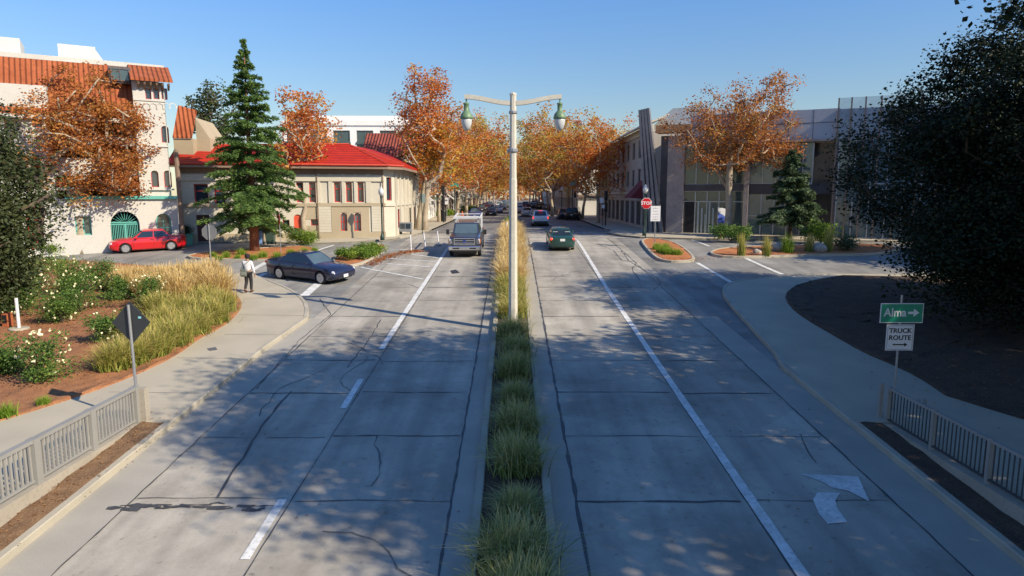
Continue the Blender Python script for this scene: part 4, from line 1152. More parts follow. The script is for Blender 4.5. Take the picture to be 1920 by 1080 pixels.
for k in range(6):
    W = [16, 14, 22, 20, 30, 60][k]; Ht = [5.2, 6.5, 6.0, 8.5, 9.5, 9][k]
    block('building', labsL[k], (-11.2 - .3 * (k % 2), ystart, 0), R(90), W, 12, Ht, matsL[k], 1 if Ht < 8 else 2, max(3, int(W / 4)), (.4, .5), M_BROWN, None, awn=([flat('white_canopy', (.6, .6, .58), .8), flat('green_canopy', (.05, .12, .08), .8)][k % 2], 1))
    ystart += W + .3
# right side of the avenue
RB1, FR1 = block('building', 'tan three-storey building with white cornice and maroon awning at the right corner of the avenue', (12.4, 97, 0), R(-90), 36, 12, 9.0, M_TAN, 2, 11, (.42, .62), M_BRONZE, None, parapet=.5, pm=M_CREAM)
mb = MB(); FRr = FR1
mb.prism([FR1.P(-.2, 9.3, .9), FR1.P(36.1, 9.3, .9), FR1.P(36.1, 10.3, -1.6), FR1.P(-.2, 10.3, -1.6)], Vector((0, 0, .15)))
part(RB1, mb, 'sloped_eave', M_CREAM)
M_MAROON = flat('maroon_canvas', (.16, .02, .03), .8)
mb = MB(); 
mb.prism([FR1.P(31.7, 4.6, .03), FR1.P(35.1, 4.6, .03), FR1.P(35.1, 3.0, 1.5), FR1.P(31.7, 3.0, 1.5)], Vector((0, 0, .05)))
mb.prism([FR1.P(35.1, 4.6, .03), FR1.P(35.1, 3.0, 1.5), FR1.P(35.1, 2.9, .03)], FR1.U * .02)
part(RB1, mb, 'awning', M_MAROON)
labsR = ['bright white building with pale green windows beyond the first block on the right', 'dark brown shop building further down the right side', 'cream building far down the right side', 'grey building farthest down the right side']
ystart = 108
for k in range(4):
    W = [14, 26, 40, 90][k]; Ht = [10.5, 8, 9.5, 9][k]; X = [10.6, 12.3, 12.2, 12.3][k]
    Bq, Fq = block('building', labsR[k], (X, ystart + W, 0), R(-90), W, 12, Ht, [M_WHITE, M_BROWN, M_CREAM, M_GREYW][k], 2, max(3, int(W / 4)), (.4, .55), M_ALU, M_GLASSG if k == 0 else None)
    if k == 0:
        fq = Face((X, ystart - .06, 0), 0)
        hs = [(a, v, a + 1.1, v + 1.5) for a in (.9, 3.0, 5.1, 7.2, 9.3) for v in (4.2, 7.0)] + [(.6, .3, 3.0, 2.7), (3.6, .3, 6.2, 2.7)]
        part(Bq, wall(fq, 0, -.3, 12, 10.5, hs, .2), 'end_wall', M_WHITE)
        for h in hs: window(Bq, fq, h, .18, .07, M_ALU, M_GLASSG, nv=2)
        mb = MB(); slab(mb, fq, -.1, 3.0, 12, 3.3, 0, .5); part(Bq, mb, 'canopy', M_BROWN)
    ystart += W + .4

# ============ modern glass building (right)
pa = G(1238, 438); pb = G(1600, 449)
angM = math.atan2(pb.y - pa.y, pb.x - pa.x)
FM = Face((pa.x, pa.y, -.02), angM)
MBd = thing('building', 'modern glass and zinc building with stone piers and slanted metal fins at the corner', 'building', (pa.x, pa.y, -.02))
U_ = lambda x, y=400: FM.px(x, y)[0]
V_ = lambda x, y: FM.px(x, y)[1]
uR = 30.0
vf0, vf1 = V_(1500, 262), V_(1540, 205)
# zinc fascia as individual upper band
mb = MB(); slab(mb, FM, U_(1290), vf0, U_(1563), vf1, -1.2, .25); part(MBd, mb, 'fascia', M_PANEL)
mb = MB(); slab(mb, FM, U_(1290), vf0 - .18, U_(1565), vf0 - .0, -1.2, .5); part(MBd, mb, 'soffit', M_STONE)
mb = MB()
vv = V_(1500, 232)
slab(mb, FM, U_(1290), vv - .02, U_(1563), vv + .02, .25, .262)
for x in (1335, 1380, 1425, 1470, 1515): slab(mb, FM, U_(x) - .015, vf0, U_(x) + .015, vf1, .25, .261)
part(MBd, mb, 'panel_joint', M_DARK)
# left wing
vl = V_(1240, 262)
mb = MB(); slab(mb, FM, U_(1228), V_(1240, 250), U_(1292), V_(1240, 236), -.8, .6); part(MBd, mb, 'orange_soffit', flat('orange_soffit', (.42, .22, .1), .6))
mb = MB()
slab(mb, FM, U_(1236), -.2, U_(1256), vl + .3, -.6, .02)
part(MBd, mb, 'dark_pier', M_BRICKG)
mb = MB(); slab(mb, FM, U_(1250), -.2, U_(1281), vl + .2, -.5, .25); part(MBd, mb, 'stone_pier', M_STONE)
mb = MB(); slab(mb, FM, U_(1393), -.2, U_(1402), vf0 - .2, -.3, .3); part(MBd, mb, 'stone_pier', M_STONE)
# curtain wall bays
def bay(x0, x1, v0, v1, nv, nh, n=-.1, gm=None, fm=None, name='glazing'):
    a, b = U_(x0), U_(x1); mb = MB(); w = .07
    for i in range(nv + 1):
        u = a + (b - a) * i / nv; slab(mb, FM, u - w / 2, v0, u + w / 2, v1, n, n + .12)
    for v in nh: slab(mb, FM, a, v - w / 2, b, v + w / 2, n + .005, n + .1)
    w_ = part(MBd, mb, 'window_wall', fm or M_ALU)
    g = MB(); g.quad(FM.P(a, v0, n + .03), FM.P(b, v0, n + .03), FM.P(b, v1, n + .03), FM.P(a, v1, n + .03))
    pn = g.build('pane', gm or M_GLASSB, w_)
    for v in pn.data.vertices: v.co -= Vector(MBd.location)
v3 = V_(1400, 345); v4 = V_(1400, 358); vt = vf0 - .18
bay(1281, 1393, 0, vt, 5, [0.1, V_(1330, 378), v4, v3, vt - .05], gm=M_GLASSG)
bay(1402, 1500, 0, vt, 4, [.1, V_(1440, 405), v4, v3 + .02], n=-.2, gm=M_GLASSB)
mb = MB(); slab(mb, FM, U_(1281), v4, U_(1393), v3, -.09, .06); slab(mb, FM, U_(1402), v4 - .25, U_(1562), v3, -.3, -.06)
part(MBd, mb, 'spandrel', M_BRICKG)
# door and draped entrance
dr = (U_(1284), 0.02, U_(1301), V_(1290, 378)); mb = MB(); slab(mb, FM, *dr[:4], -.06, .04); part(MBd, mb, 'door', M_DARK)
mb = MB()
for k, x in enumerate((1309, 1316, 1323, 1330, 1337)):
    slab(mb, FM, U_(x) - .07, .15, U_(x) + .07, V_(x, 378 + 12 * (k % 3)), -.05, .02)
part(MBd, mb, 'curtain', flat('pale_curtain', (.45, .5, .45), .9))
# brick recess with framed upper window
mb = MB(); slab(mb, FM, U_(1498), -.2, U_(1560), vt, -1.4, -1.3); part(MBd, mb, 'recess_wall', M_BRICKG)
mb = MB(); slab(mb, FM, U_(1494), V_(1505, 346), U_(1519), V_(1505, 342), -.5, .02); slab(mb, FM, U_(1517), V_(1505, 342), U_(1519.5), V_(1505, 268), -.5, .02)
part(MBd, mb, 'window_surround', M_ALU)
g = MB(); g.quad(FM.P(U_(1494), V_(1505, 342), -.2), FM.P(U_(1518), V_(1505, 342), -.2), FM.P(U_(1518), V_(1505, 264), -.2), FM.P(U_(1494), V_(1505, 264), -.2)); part(MBd, g, 'recess_pane', M_GLASSB)
mb = MB(); slab(mb, FM, U_(1557), -.2, U_(1565), vt + .3, -.3, .5); part(MBd, mb, 'bronze_pier', M_BRONZE)
# projecting glass volume
vg = V_(1566, 186)
FQ = FM; a = U_(1565) + .02
FM = Face(FM.P(0, 0, .5), angM)
mb = MB()
for x in (1566, 1590, 1616, 1645, 1680, 1720, 1760, 1800):
    u = FM.px(x, 300)[0]; slab(mb, FM, u - .05, 0, u + .05, vg, .03, .16)
part(MBd, mb, 'glass_fin', M_BRONZE)
bay(1566, 1860, 0, FM.px(1600, 262)[1], 9, [.1, FM.px(1600, 345)[1], FM.px(1600, 355)[1]], n=-.1, gm=M_GLASSB)
mb = MB(); slab(mb, FM, FM.px(1566, 300)[0], FM.px(1600, 262)[1], FM.px(1860, 300)[0], FM.px(1600, 203)[1], -1.2, -.02); part(MBd, mb, 'fascia', M_PANEL)
m_scr = bpy.data.materials.new('screen_glass'); m_scr.use_nodes = True
bs = m_scr.node_tree.nodes['Principled BSDF']; bs.inputs['Base Color'].default_value = (.35, .42, .5, 1); bs.inputs['Alpha'].default_value = .3; bs.inputs['Roughness'].default_value = .05
nz = m_scr.node_tree.nodes.new('ShaderNodeTexNoise'); rr_ = m_scr.node_tree.nodes.new('ShaderNodeMapRange'); rr_.inputs['To Min'].default_value = .22; rr_.inputs['To Max'].default_value = .36
m_scr.node_tree.links.new(nz.outputs[0], rr_.inputs[0]); m_scr.node_tree.links.new(rr_.outputs[0], bs.inputs['Alpha'])
mb = MB(); a_, b_ = FM.px(1566, 300)[0], FM.px(1700, 300)[0]; slab(mb, FM, a_, FM.px(1600, 262)[1], b_, vg, .04, .07); part(MBd, mb, 'glass_screen', m_scr)
FM = FQ
mb = MB()
mb.prism([FM.P(U_(1281), -.2, -1.6), FM.P(uR, -.2, -1.6), FM.P(uR, vf1 - .2, -1.6), FM.P(U_(1281), vf1 - .2, -1.6)], -FM.N * 14)
mb.prism([FM.P(U_(1232), -.2, -.65), FM.P(U_(1281), -.2, -.65), FM.P(U_(1281), vl + .3, -.65), FM.P(U_(1232), vl + .3, -.65)], -FM.N * 12)
part(MBd, mb, 'rear_wall', M_GREYW)
# upper pale sloped roof behind the sycamore
fz = FM.shift(-6)
mb = MB(); pts = [fz.px(1215, 245), fz.px(1480, 245), fz.px(1480, 212), fz.px(1310, 200), fz.px(1262, 203)]
mb.prism([fz.P(a, b) for a, b in pts], -fz.N * 5); part(MBd, mb, 'upper_roof', M_GREYW)
mb = MB(); pts = [fz.px(1378, 205), fz.px(1398, 205), fz.px(1398, 190), fz.px(1378, 190)]
mb.prism([fz.P(a, b) for a, b in pts], -fz.N * 2); part(MBd, mb, 'roof_vent', M_BRONZE)
# slanted fins
for k in range(4):
    ff = FM.shift(1.0)
    xt, xb = 1199 + k * 5.2, 1212 + k * 9.5
    t0 = ff.px(xt, 206 - k * 1.2); b0_ = ff.px(xb, 436); w = .2
    mb = MB(); mb.prism([ff.P(b0_[0] - w / 2, -.1, 0), ff.P(b0_[0] + w / 2, -.1, 0), ff.P(t0[0] + w / 2, t0[1], 0), ff.P(t0[0] - w / 2, t0[1], 0)], -ff.N * .45)
    part(MBd, mb, 'metal_fin', nmat('fin_metal', [(.16, .155, .17), (.22, .21, .22), (.13, .13, .14)], .5, 1.5, 9, 0, .2))
# ------------------------------------------------------------------ vehicles
def paint(name, c, metal=0.25, rough=0.28):
    return nmat(name, [tuple(x * .93 for x in c), c], rough, 1.0, 5, 0, metal, .5, coat=0.8)
M_TYRE = flat('tyre_rubber', (0.015, 0.015, 0.016), .85)
M_RIM = flat('alloy_rim', (0.55, 0.55, 0.57), .3, .7)
M_CGLASS = glassmat('car_glass', (.012, .018, .022), .03, .8, .003)
M_WSCR = glassmat('windscreen_glass', (.05, .075, .09), .03, 1.0, .003)  # bluish lighter base colour paints in the sky's reflection
M_CHROME = flat('chrome', (.62, .62, .64), .16, .9)
M_BLACKP = flat('black_plastic', (.02, .02, .022), .5)
M_HEAD = flat('headlamp_glass', (.72, .74, .78), .1, .2, 1.0)
M_TAIL = flat('tail_lamp', (.38, .012, .012), .2, 0, .8)
M_TAILON = glow('brake_lamp', (1.0, .06, .03), 1.1)
M_AMBER = flat('amber_lamp', (.6, .16, .03), .3)
M_PLATE = flat('plate_white', (.7, .7, .68), .5)
def wheel_bm(r, w):
    m = MB().lathe([(r * .62, -w / 2), (r * .93, -w / 2), (r, -w / 2 + .03), (r, w / 2 - .03), (r * .93, w / 2), (r * .62, w / 2)], n=28, axis='Y'); return m
def rim_bm(r, w, side, spokes=5):
    m = MB(); y = side * (w / 2 + .002)
    m.lathe([(r * .68, y), (r * .70, y + side * .012), (r * .62, y + side * .016), (r * .58, y + side * .001)], n=24, axis='Y')
    m.lathe([(r * .14, y - .01), (r * .14, y + side * .02), (.01, y + side * .025)], n=10, axis='Y')
    for k in range(spokes):
        a = 2 * math.pi * k / spokes
        for da in (-.16, .16):
            p = Vector((math.cos(a + da * .4) * r * .1, y, math.sin(a + da * .4) * r * .1)); q = Vector((math.cos(a + da) * r * .6, y + side * .012, math.sin(a + da) * r * .6))
            m.tube([p, q], [.03, .026], 4)
    return m
def car(name, label, cat, body, kind='sedan', L=4.7, W=1.8, H=1.45, wb=2.75, r=.32, hood=.78, belt=.92, deck=.98, xw=.95, xrf=.25, xrr=-.95, xb=-1.55, front_oh=.9, group=None, brake=False, mirror=True, hoodf=.62, rim=None, plate=True):
    """x forward. xw windscreen foot, xrf/xrr roof front/rear, xb rear glass foot (from the middle)"""
    t = thing(name, label, cat, group=group)
    h = L / 2; xf = h - front_oh; xr = xf - wb; gc = .17 if kind == 'sedan' else .24
    if kind == 'pickup': gc = .34
    # lower body loft
    S = []
    xs = [-h, -h + .05, -h + .16, -h + .45, xr - .15, xr + .3, xb, (xb + xw) / 2, xw, xw + .2, (xw + h) / 2, h - .5, h - .2, h - .06, h]
    xs = sorted(xs)
    for x in xs:
        if x <= xb: tp = deck + (belt - deck) * max(0, (x + h) / (xb + h)) if kind != 'pickup' else deck
        elif x <= xw: tp = belt
        else:
            f = (x - xw) / (h - xw); tp = belt - .01 + (hood - belt) * f ** 1.5 if kind != 'pickup' else belt + (hood - belt) * f
        e = min(x + h, h - x); nose = h - x < x + h
        k = min(1, e / .5); ww = W / 2 * (0.80 + .20 * math.sqrt(max(0, 1 - (1 - k) ** 2))) if kind != 'pickup' else W / 2 * (.93 + .07 * math.sqrt(max(0, 1 - (1 - k) ** 2)))
        zb = gc + (.14 * (1 - min(1, e / .35))); 
        if e < .02: tp = tp - (.20 if nose else .10); zb += .06
        elif e < .1: tp = tp - (.10 if nose else .04)
        elif e < .25 and nose and kind != 'pickup': tp -= .04
        if kind == 'pickup' and nose and e < .1: tp = hood - (.10 if e < .02 else .03)
        zm = zb + (tp - zb) * .48
        half = [(0, zb), (ww * .88, zb), (ww * .965, zb + .07), (ww, zm), (ww * .985, zm + (tp - zm) * .55), (ww * .93, tp - .035), (ww * .84, tp + .0), (0, tp + .035)]
        ring = [(y, z) for y, z in half] + [(-y, z) for y, z in half[-2:0:-1]]
        S.append((x, ring))
    mb = MB(); n = len(S[0][1])
    for x, ring in S: mb.v += [(x, y, z) for y, z in ring]
    for i in range(len(S) - 1):
        for j in range(n): mb.f.append((i * n + j, i * n + (j + 1) % n, (i + 1) * n + (j + 1) % n, (i + 1) * n + j))
    mb.f.append(tuple(range(n))[::-1]); mb.f.append(tuple((len(S) - 1) * n + j for j in range(n)))
    bo = mb.build('body', body, t, smooth=True)
    cut = MB()
    for x in (xf, xr):
        for s in (-1, 1):
            cut.lathe([(r + .055, s * (W / 2 - .3)), (r + .055, s * (W / 2 + .3))], (x, 0, r), 26, 'Y')
    co = cut.build('cutter', body)
    md = bo.modifiers.new('c', 'BOOLEAN'); md.operation = 'DIFFERENCE'; md.object = co; md.solver = 'EXACT'
    bake(bo); bpy.data.objects.remove(co)
    bo.data.materials.clear(); bo.data.materials.append(body)
    sm = bo.modifiers.new('e', 'EDGE_SPLIT'); sm.split_angle = R(38)
    # cabin
    w1, w2 = W / 2 * .86, W / 2 * (.66 if kind == 'sedan' else .72 if kind == 'suv' else .78)
    zb, zt = belt - .02, H - .05
    Bq = [Vector((xw, w1, zb)), Vector((xb, w1, zb)), Vector((xb, -w1, zb)), Vector((xw, -w1, zb))]
    Tq = [Vector((xrf, w2, zt)), Vector((xrr, w2, zt - .01)), Vector((xrr, -w2, zt - .01)), Vector((xrf, -w2, zt))]
    mb = MB(); mid = [(Tq[0] + Tq[3]) / 2 + Vector((-.12, 0, .05)), (Tq[1] + Tq[2]) / 2 + Vector((.12, 0, .04))]
    mb.v = [tuple(p) for p in Bq + Tq + [mid[0] + Vector((0, w2 * .55, -.005)), mid[1] + Vector((0, w2 * .55, -.005)), mid[1] - Vector((0, w2 * .55, .005)), mid[0] - Vector((0, w2 * .55, .005))]]
    mb.f = [(0, 1, 2, 3), (0, 4, 5, 1), (1, 5, 6, 2), (2, 6, 7, 3), (3, 7, 4, 0), (4, 8, 9, 5), (5, 9, 10, 6), (6, 10, 11, 7), (7, 11, 8, 4), (8, 11, 10, 9)]
    mb.build('cabin', body, t, smooth=False, bevel=.035)
    def lerp(a, b, s): return a + (b - a) * s
    def panel(nm, a, b, c, d, u0, u1, v0, v1, off=.006, cut_=None, u0t=None, u1t=None):
        """a,b bottom corners; d,c top corners; u along the bottom, v up"""
        u0t = u0 if u0t is None else u0t; u1t = u1 if u1t is None else u1t
        q = lambda u, v: lerp(lerp(a, b, u), lerp(d, c, u), v)
        nrm = (b - a).cross(d - a).normalized(); mid_ = q(.5, .5)
        if nrm.dot(mid_ - Vector(((xw + xb) / 2, 0, (zb + zt) / 2 - .2))) < 0: nrm = -nrm
        P = [q(u0, v0), q(u1, v0), q(u1t, v1), q(u0t, v1)]
        m = MB(); m.prism([p + nrm * .001 for p in P], nrm * off); return m.build(nm, M_CGLASS, t)
    for s, (i, j) in ((1, (1, 0)), (-1, (2, 3))):
        a, b, c, d = Bq[i], Bq[j], Tq[j], Tq[i]
        if kind == 'sedan':
            panel('side_window', a, b, c, d, .10, .48, .12, .88, u0t=.09); panel('side_window', a, b, c, d, .51, .93, .12, .88, u1t=.97)
        elif kind == 'suv':
            for u, v in ((.05, .25), (.28, .58), (.61, .94)): panel('side_window', a, b, c, d, u, v, .12, .9)
        else:
            panel('side_window', a, b, c, d, .06, .42, .15, .88); panel('side_window', a, b, c, d, .47, .93, .15, .88)
    panel('windscreen', Bq[0], Bq[3], Tq[3], Tq[0], .07, .93, .06, .93).data.materials[0] = M_WSCR
    panel('rear_window', Bq[1], Bq[2], Tq[2], Tq[1], .09, .91, .12, .9)
    # wheels
    for x in (xf, xr):
        for s in (-1, 1):
            o = wheel_bm(r, .215).build('wheel', M_TYRE, t, smooth=False); o.location = (x, s * (W / 2 - .125), r)
            o.modifiers.new('e', 'EDGE_SPLIT').split_angle = R(40)
            rim_bm(r, .215, s).build('rim', rim or M_RIM, o)
    mb = MB()
    for x in (xf, xr): mb.box((x, 0, r), (2 * r + .08, W - .62, r * 1.2))
    mb.box((0, 0, gc + .06), (L * .8, W * .7, .16)); mb.build('underbody', M_BLACKP, t)
    # lamps, grille, plates, mirrors, seams
    for s in (-1, 1):
        yh = s * W / 2 * .70
        if kind == 'pickup':
            MB().box((h - .06, s * (W / 2 - .19), hood - .26), (.12, .26, .34)).build('headlight', M_HEAD, t, bevel=.03)
            MB().box((h - .10, s * (W / 2 - .055), hood - .25), (.14, .07, .26)).build('marker_lamp', M_AMBER, t, bevel=.015)
            MB().lathe([(.01, h - .0), (.09, h + .012), (.09, h - .05)], (0, s * (W / 2 - .24), gc + .26), 14, 'X').build('fog_lamp', M_BLACKP, t)
            MB().box((-h - .0, s * (W / 2 - .13), deck - .28), (.08, .18, .4)).build('taillight', M_TAIL, t, bevel=.02)
        else:
            m = Matrix.Rotation(s * -R(28), 3, 'Z') @ Matrix.Rotation(R(16), 3, 'Y')
            MB().box((h - .20, yh, hood - .135), (.16, .40, .14), m=m).build('headlight', M_HEAD, t, bevel=.045)
            m = Matrix.Rotation(s * R(20), 3, 'Z')
            MB().box((-h + .085, yh * 1.02, deck - (.16 if kind == 'sedan' else .18)), (.12, .36, .15 if kind == 'sedan' else .24), m=m).build('taillight', M_TAILON if brake else M_TAIL, t, bevel=.035)
        if mirror:
            mw = .15 if kind != 'pickup' else .2; mh = .12 if kind != 'pickup' else .32
            MB().box((xw - .28, s * (W / 2 + .07 + (.12 if kind == 'pickup' else 0)), belt + .07), (.1, mw, mh)).box((xw - .28, s * (W / 2 - .04), belt + .02), (.05, .2, .04)).build('mirror', body if kind != 'pickup' else M_BLACKP, t, bevel=.03)
        mb = MB()
        for x in ((xw + xb) / 2 - .02, xw - .08, xb + .30):
            mb.box((x, s * W / 2 * .992, (belt + gc) / 2 + .08), (.012, .014, (belt - gc) * .68))
        mb.box(((xw + xb) / 2 + .1, s * W / 2 * .985, belt - .10), (.16, .03, .025)).box(((xw + xb) / 2 - .86, s * W / 2 * .985, belt - .10), (.16, .03, .025))
        mb.build('door_seam', M_BLACKP, t)
    if kind != 'pickup':
        MB().box((h - .045, 0, hood - .22), (.08, W * .42, .13)).build('grille', M_BLACKP, t, bevel=.02)
        MB().box((h - .05, 0, gc + .13), (.09, W * .55, .09)).build('air_intake', M_BLACKP, t, bevel=.02)
    if plate:
        MB().box((-h + .01, 0, (deck - .22) if kind == 'sedan' else deck - .35 if kind == 'suv' else .55), (.05, .32, .16)).build('number_plate', M_PLATE, t)
        MB().box((h + .012, 0, gc + (.22 if kind != 'pickup' else .28)), (.03, .32, .15)).build('number_plate', M_PLATE, t)
    return t
def place(o, px, py, heading, dz=0.012):
    p = G(px, py); seat(o, p.x, p.y, heading, dz=dz); return o
# red sedan parked at the left
wf, wr = G(243, 475), G(317, 470)
o = car('parked_car', 'bright red sedan parked before the teal arched gate', 'car', paint('red_paint', (.50, .008, .012), .0), L=4.5, W=1.77, H=1.45, wb=2.65)
hd = math.atan2(wf.y - wr.y, wf.x - wr.x)
c = (wf + wr) / 2; nrm = Vector((-math.sin(hd), math.cos(hd), 0)); sgn = -1 if nrm.y < 0 else 1
seat(o, c.x + nrm.x * .78 * sgn, c.y + nrm.y * .78 * sgn, hd, dz=.01)
# dark blue sedan leaving the side street
wr, wf = G(524, 523), G(604, 533)
o = car('car', 'dark navy sedan turning out across the crosswalk beside the pedestrian', 'car', paint('navy_paint', (.022, .026, .062), .3, .22), L=4.78, W=1.8, H=1.43, wb=2.85, hood=.76, belt=.93, deck=1.0, xw=.98, xrf=.22, xrr=-.9, xb=-1.62, front_oh=.88)
hd = math.atan2(wf.y - wr.y, wf.x - wr.x); nrm = Vector((-math.sin(hd), math.cos(hd), 0))
c = wr + (wf - wr).normalized() * (2.85 / 2)
seat(o, c.x + nrm.x * .8, c.y + nrm.y * .8, hd, dz=.01)
# pickup
M_PK = paint('grey_blue_paint', (.05, .052, .085), .4, .28)
o = car('pickup_truck', 'dark grey-blue pickup truck with chrome grille and a pale rack on its roof', 'pickup truck', M_PK, kind='pickup', L=5.9, W=2.02, H=1.98, wb=3.9, r=.40, hood=1.28, belt=1.33, deck=1.33, xw=1.35, xrf=.75, xrr=-.9, xb=-1.05, front_oh=1.0)
h = 2.95
mb = MB(); mb.box((h - .0, 0, 1.03), (.05, 1.28, .40)); mb.build('grille', M_BLACKP, o, bevel=.02)
mb = MB()
for z in (1.22, 1.09, .94, .84): mb.box((h + .035, 0, z), (.04, 1.30, .055))
for y in (-.63, .63): mb.box((h + .036, y, 1.03), (.044, .06, .44))
mb.build('grille_bar', M_CHROME, o, bevel=.012)
mb = MB(); mb.lathe([(.01, h + .07), (.1, h + .068), (.11, h + .03)], (0, 0, 1.05), 16, 'X'); mb.build('badge', flat('badge_blue', (.03, .05, .2), .3), o)
mb = MB(); mb.box((h + .0, 0, .62), (.22, 1.96, .26)); mb.build('bumper', M_CHROME, o, bevel=.05)
mb = MB(); mb.box((h + .085, -.52, .62), (.06, .42, .09)).box((h + .085, .52, .62), (.06, .42, .09)); mb.build('bumper_slot', M_BLACKP, o, bevel=.01)
mb = MB(); mb.box((h - .1, 0, .43), (.3, 1.5, .1)); mb.build('air_dam', M_BLACKP, o, bevel=.02)
mb = MB()   # contractor rack over the bed and cab
for x in (.55, -.75, -2.6):
    mb.box((x, 0, 2.22), (.07, 1.75, .06))
for y in (-.85, .85):
    mb.box((-1.0, y, 2.26), (3.6, .07, .09)); mb.box((-2.6, y, 1.75), (.07, .07, .98)); mb.box((-1.3, y, 1.75), (.07, .07, .98)); mb.box((.55, y * .86, 2.1), (.07, .06, .26))
mb.box((.62, 0, 2.28), (.1, 1.62, .16))
mb.build('roof_rack', flat('rack_white', (.62, .62, .62), .4), o, bevel=.01)
place(o, 877, 471, R(-90))
# green sedan driving away
o = car('car', 'dark green older sedan driving away on the right side of the median', 'car', paint('green_paint', (.018, .07, .062), .3), L=4.6, W=1.74, H=1.4, wb=2.7, hood=.82, belt=.93, deck=.98, xrr=-.8, xb=-1.35, brake=True)
place(o, 1050, 463, R(90))
mb = MB(); mb.box((-1.0, .4, 1.12), (.1, .34, .12)).box((-1.0, -.4, 1.12), (.1, .34, .12)); mb.build('headrest', flat('pale_cloth', (.5, .48, .45), .9), o, bevel=.03)
# white SUV
o = car('suv', 'white compact SUV with lit brake lamps heading away just past the crossing', 'suv', paint('white_paint', (.62, .64, .68), .05), kind='suv', L=4.5, W=1.84, H=1.68, wb=2.65, r=.35, hood=.98, belt=1.05, deck=1.08, xw=1.15, xrf=.5, xrr=-1.65, xb=-2.05, brake=True)
MB().box((-1.9, 0, 1.63), (.1, .4, .04)).build('brake_lamp', M_TAILON, o); 
MB().box((-2.2, 0, .42), (.14, 1.5, .3)).build('bumper', M_BLACKP, o, bevel=.05)
place(o, 1012, 423, R(90))
COLS = {'silver': (.42, .44, .47), 'black': (.012, .012, .014), 'blue': (.03, .06, .22), 'white': (.65, .65, .66), 'grey': (.12, .125, .13), 'maroon': (.16, .015, .02), 'dark blue': (.018, .022, .05), 'charcoal': (.04, .04, .042)}
proto = {}
FARG = 'cars further down the avenue'
def farcar(kind, col, label, px, py, heading, brake=False, nm='car', g=FARG):
    k = (kind, brake)
    if k not in proto:
        if kind == 'sedan': o = car(nm, label, 'car', paint(col + '_body', COLS[col]), brake=brake, group=g)
        else: o = car(nm, label, 'suv', paint(col + '_body', COLS[col]), kind='suv', L=4.7, W=1.86, H=1.7, wb=2.75, r=.36, hood=1.0, belt=1.06, deck=1.1, xw=1.2, xrf=.55, xrr=-1.75, xb=-2.15, brake=brake, group=g)
        proto[k] = o
    else:
        o = copy_tree(proto[k]); tag(o, label, 'car' if kind == 'sedan' else 'suv', g)
        mt = MATS.get(col + '_body') or paint(col + '_body', COLS[col])
        for ch in o.children:
            if ch.name.split('.')[0] in ('body', 'cabin', 'mirror'):
                ch.data = ch.data.copy(); ch.data.materials.clear(); ch.data.materials.append(mt)
    if nm != 'car': o.name = nm
    return place(o, px, py, heading)
U, D = R(90), R(-90)
farcar('sedan', 'silver', 'silver sedan driving away just ahead of the white SUV', 988, 406, U)
farcar('sedan', 'white', 'white car heading away closest to the lamp post', 974, 399, U, True)
farcar('suv', 'maroon', 'maroon car in the queue past the white car', 985, 391, U, nm='suv')
farcar('sedan', 'dark blue', 'dark blue sedan parked at the right kerb before the black van-like car', 1057, 411, U)
farcar('suv', 'black', 'black SUV parked against the right pavement beside the leaning tree', 1076, 412.5, R(78), nm='suv')
for k, (x, y, c_, t_) in enumerate(((1002, 391, 'charcoal', 'sedan'), (1016, 393, 'black', 'sedan'), (1029, 395, 'grey', 'sedan'), (1004, 386, 'silver', 'suv'), (1013, 388, 'dark blue', 'sedan'))):
    farcar(t_, c_, f'small {c_} {"car" if t_ == "sedan" else "SUV"}, {ORD[k]} of the cars parked far down the right side', x, y, R(72), nm='car' if t_ == 'sedan' else 'suv')
farcar('sedan', 'blue', 'blue sedan coming towards the crossing behind the pickup truck', 892, 409, D)
farcar('sedan', 'black', 'black sedan coming towards the crossing nearest the median', 921, 404, D)
for k, (x, y, c_, t_) in enumerate(((934, 399, 'silver', 'sedan'), (942, 394, 'charcoal', 'sedan'), (949, 390, 'grey', 'suv'), (936, 390, 'white', 'suv'), (946, 385, 'silver', 'suv'), (939, 384, 'dark blue', 'sedan'))):
    farcar(t_, c_, f'{c_} {"car" if t_ == "sedan" else "SUV"}, {ORD[k]} of the oncoming queue behind the black sedan', x, y, D, nm='car' if t_ == 'sedan' else 'suv')
for k, (x, y, c_) in enumerate(((901, 396, 'charcoal'), (911, 391, 'maroon'), (918, 388, 'grey'))):
    farcar('sedan', c_, f'{c_} car, {ORD[k]} of those parked along the left kerb', x, y, R(-80), nm='parked_car')
# ------------------------------------------------------------------ street furniture
M_POLE = nmat('cream_pole', [(.50, .47, .40), (.58, .55, .47), (.42, .39, .33)], .6, .6, 9, .003)
M_GALV = flat('galvanised', (.34, .35, .37), .45, .5)
M_SIGNBACK = flat('sign_back', (.30, .31, .32), .45, .5)
M_SIGNDARK = flat('dark_sign_back', (.045, .05, .055), .5, .3)
M_LGREEN = flat('lamp_green', (.13, .22, .12), .5)
M_GLOBE = flat('frosted_globe', (.55, .57, .58), .25)
M_SIGNG = flat('sign_green', (.0, .26, .16), .4)
M_SIGNW = flat('sign_white', (.72, .72, .74), .4)
M_SIGNR = flat('sign_red', (.5, .01, .015), .4)
M_BLK = flat('sign_black', (.01, .01, .012), .5)
M_GREENP = flat('dark_green_post', (.02, .05, .04), .5)
M_FENCE = flat('fence_paint', (.27, .265, .25), .55)
M_DKRAIL = flat('dark_rail', (.05, .055, .06), .5)
M_FWALL = nmat('fence_wall', [(.30, .27, .22), (.38, .34, .28), (.24, .21, .17)], .9, .8, 20, .006)

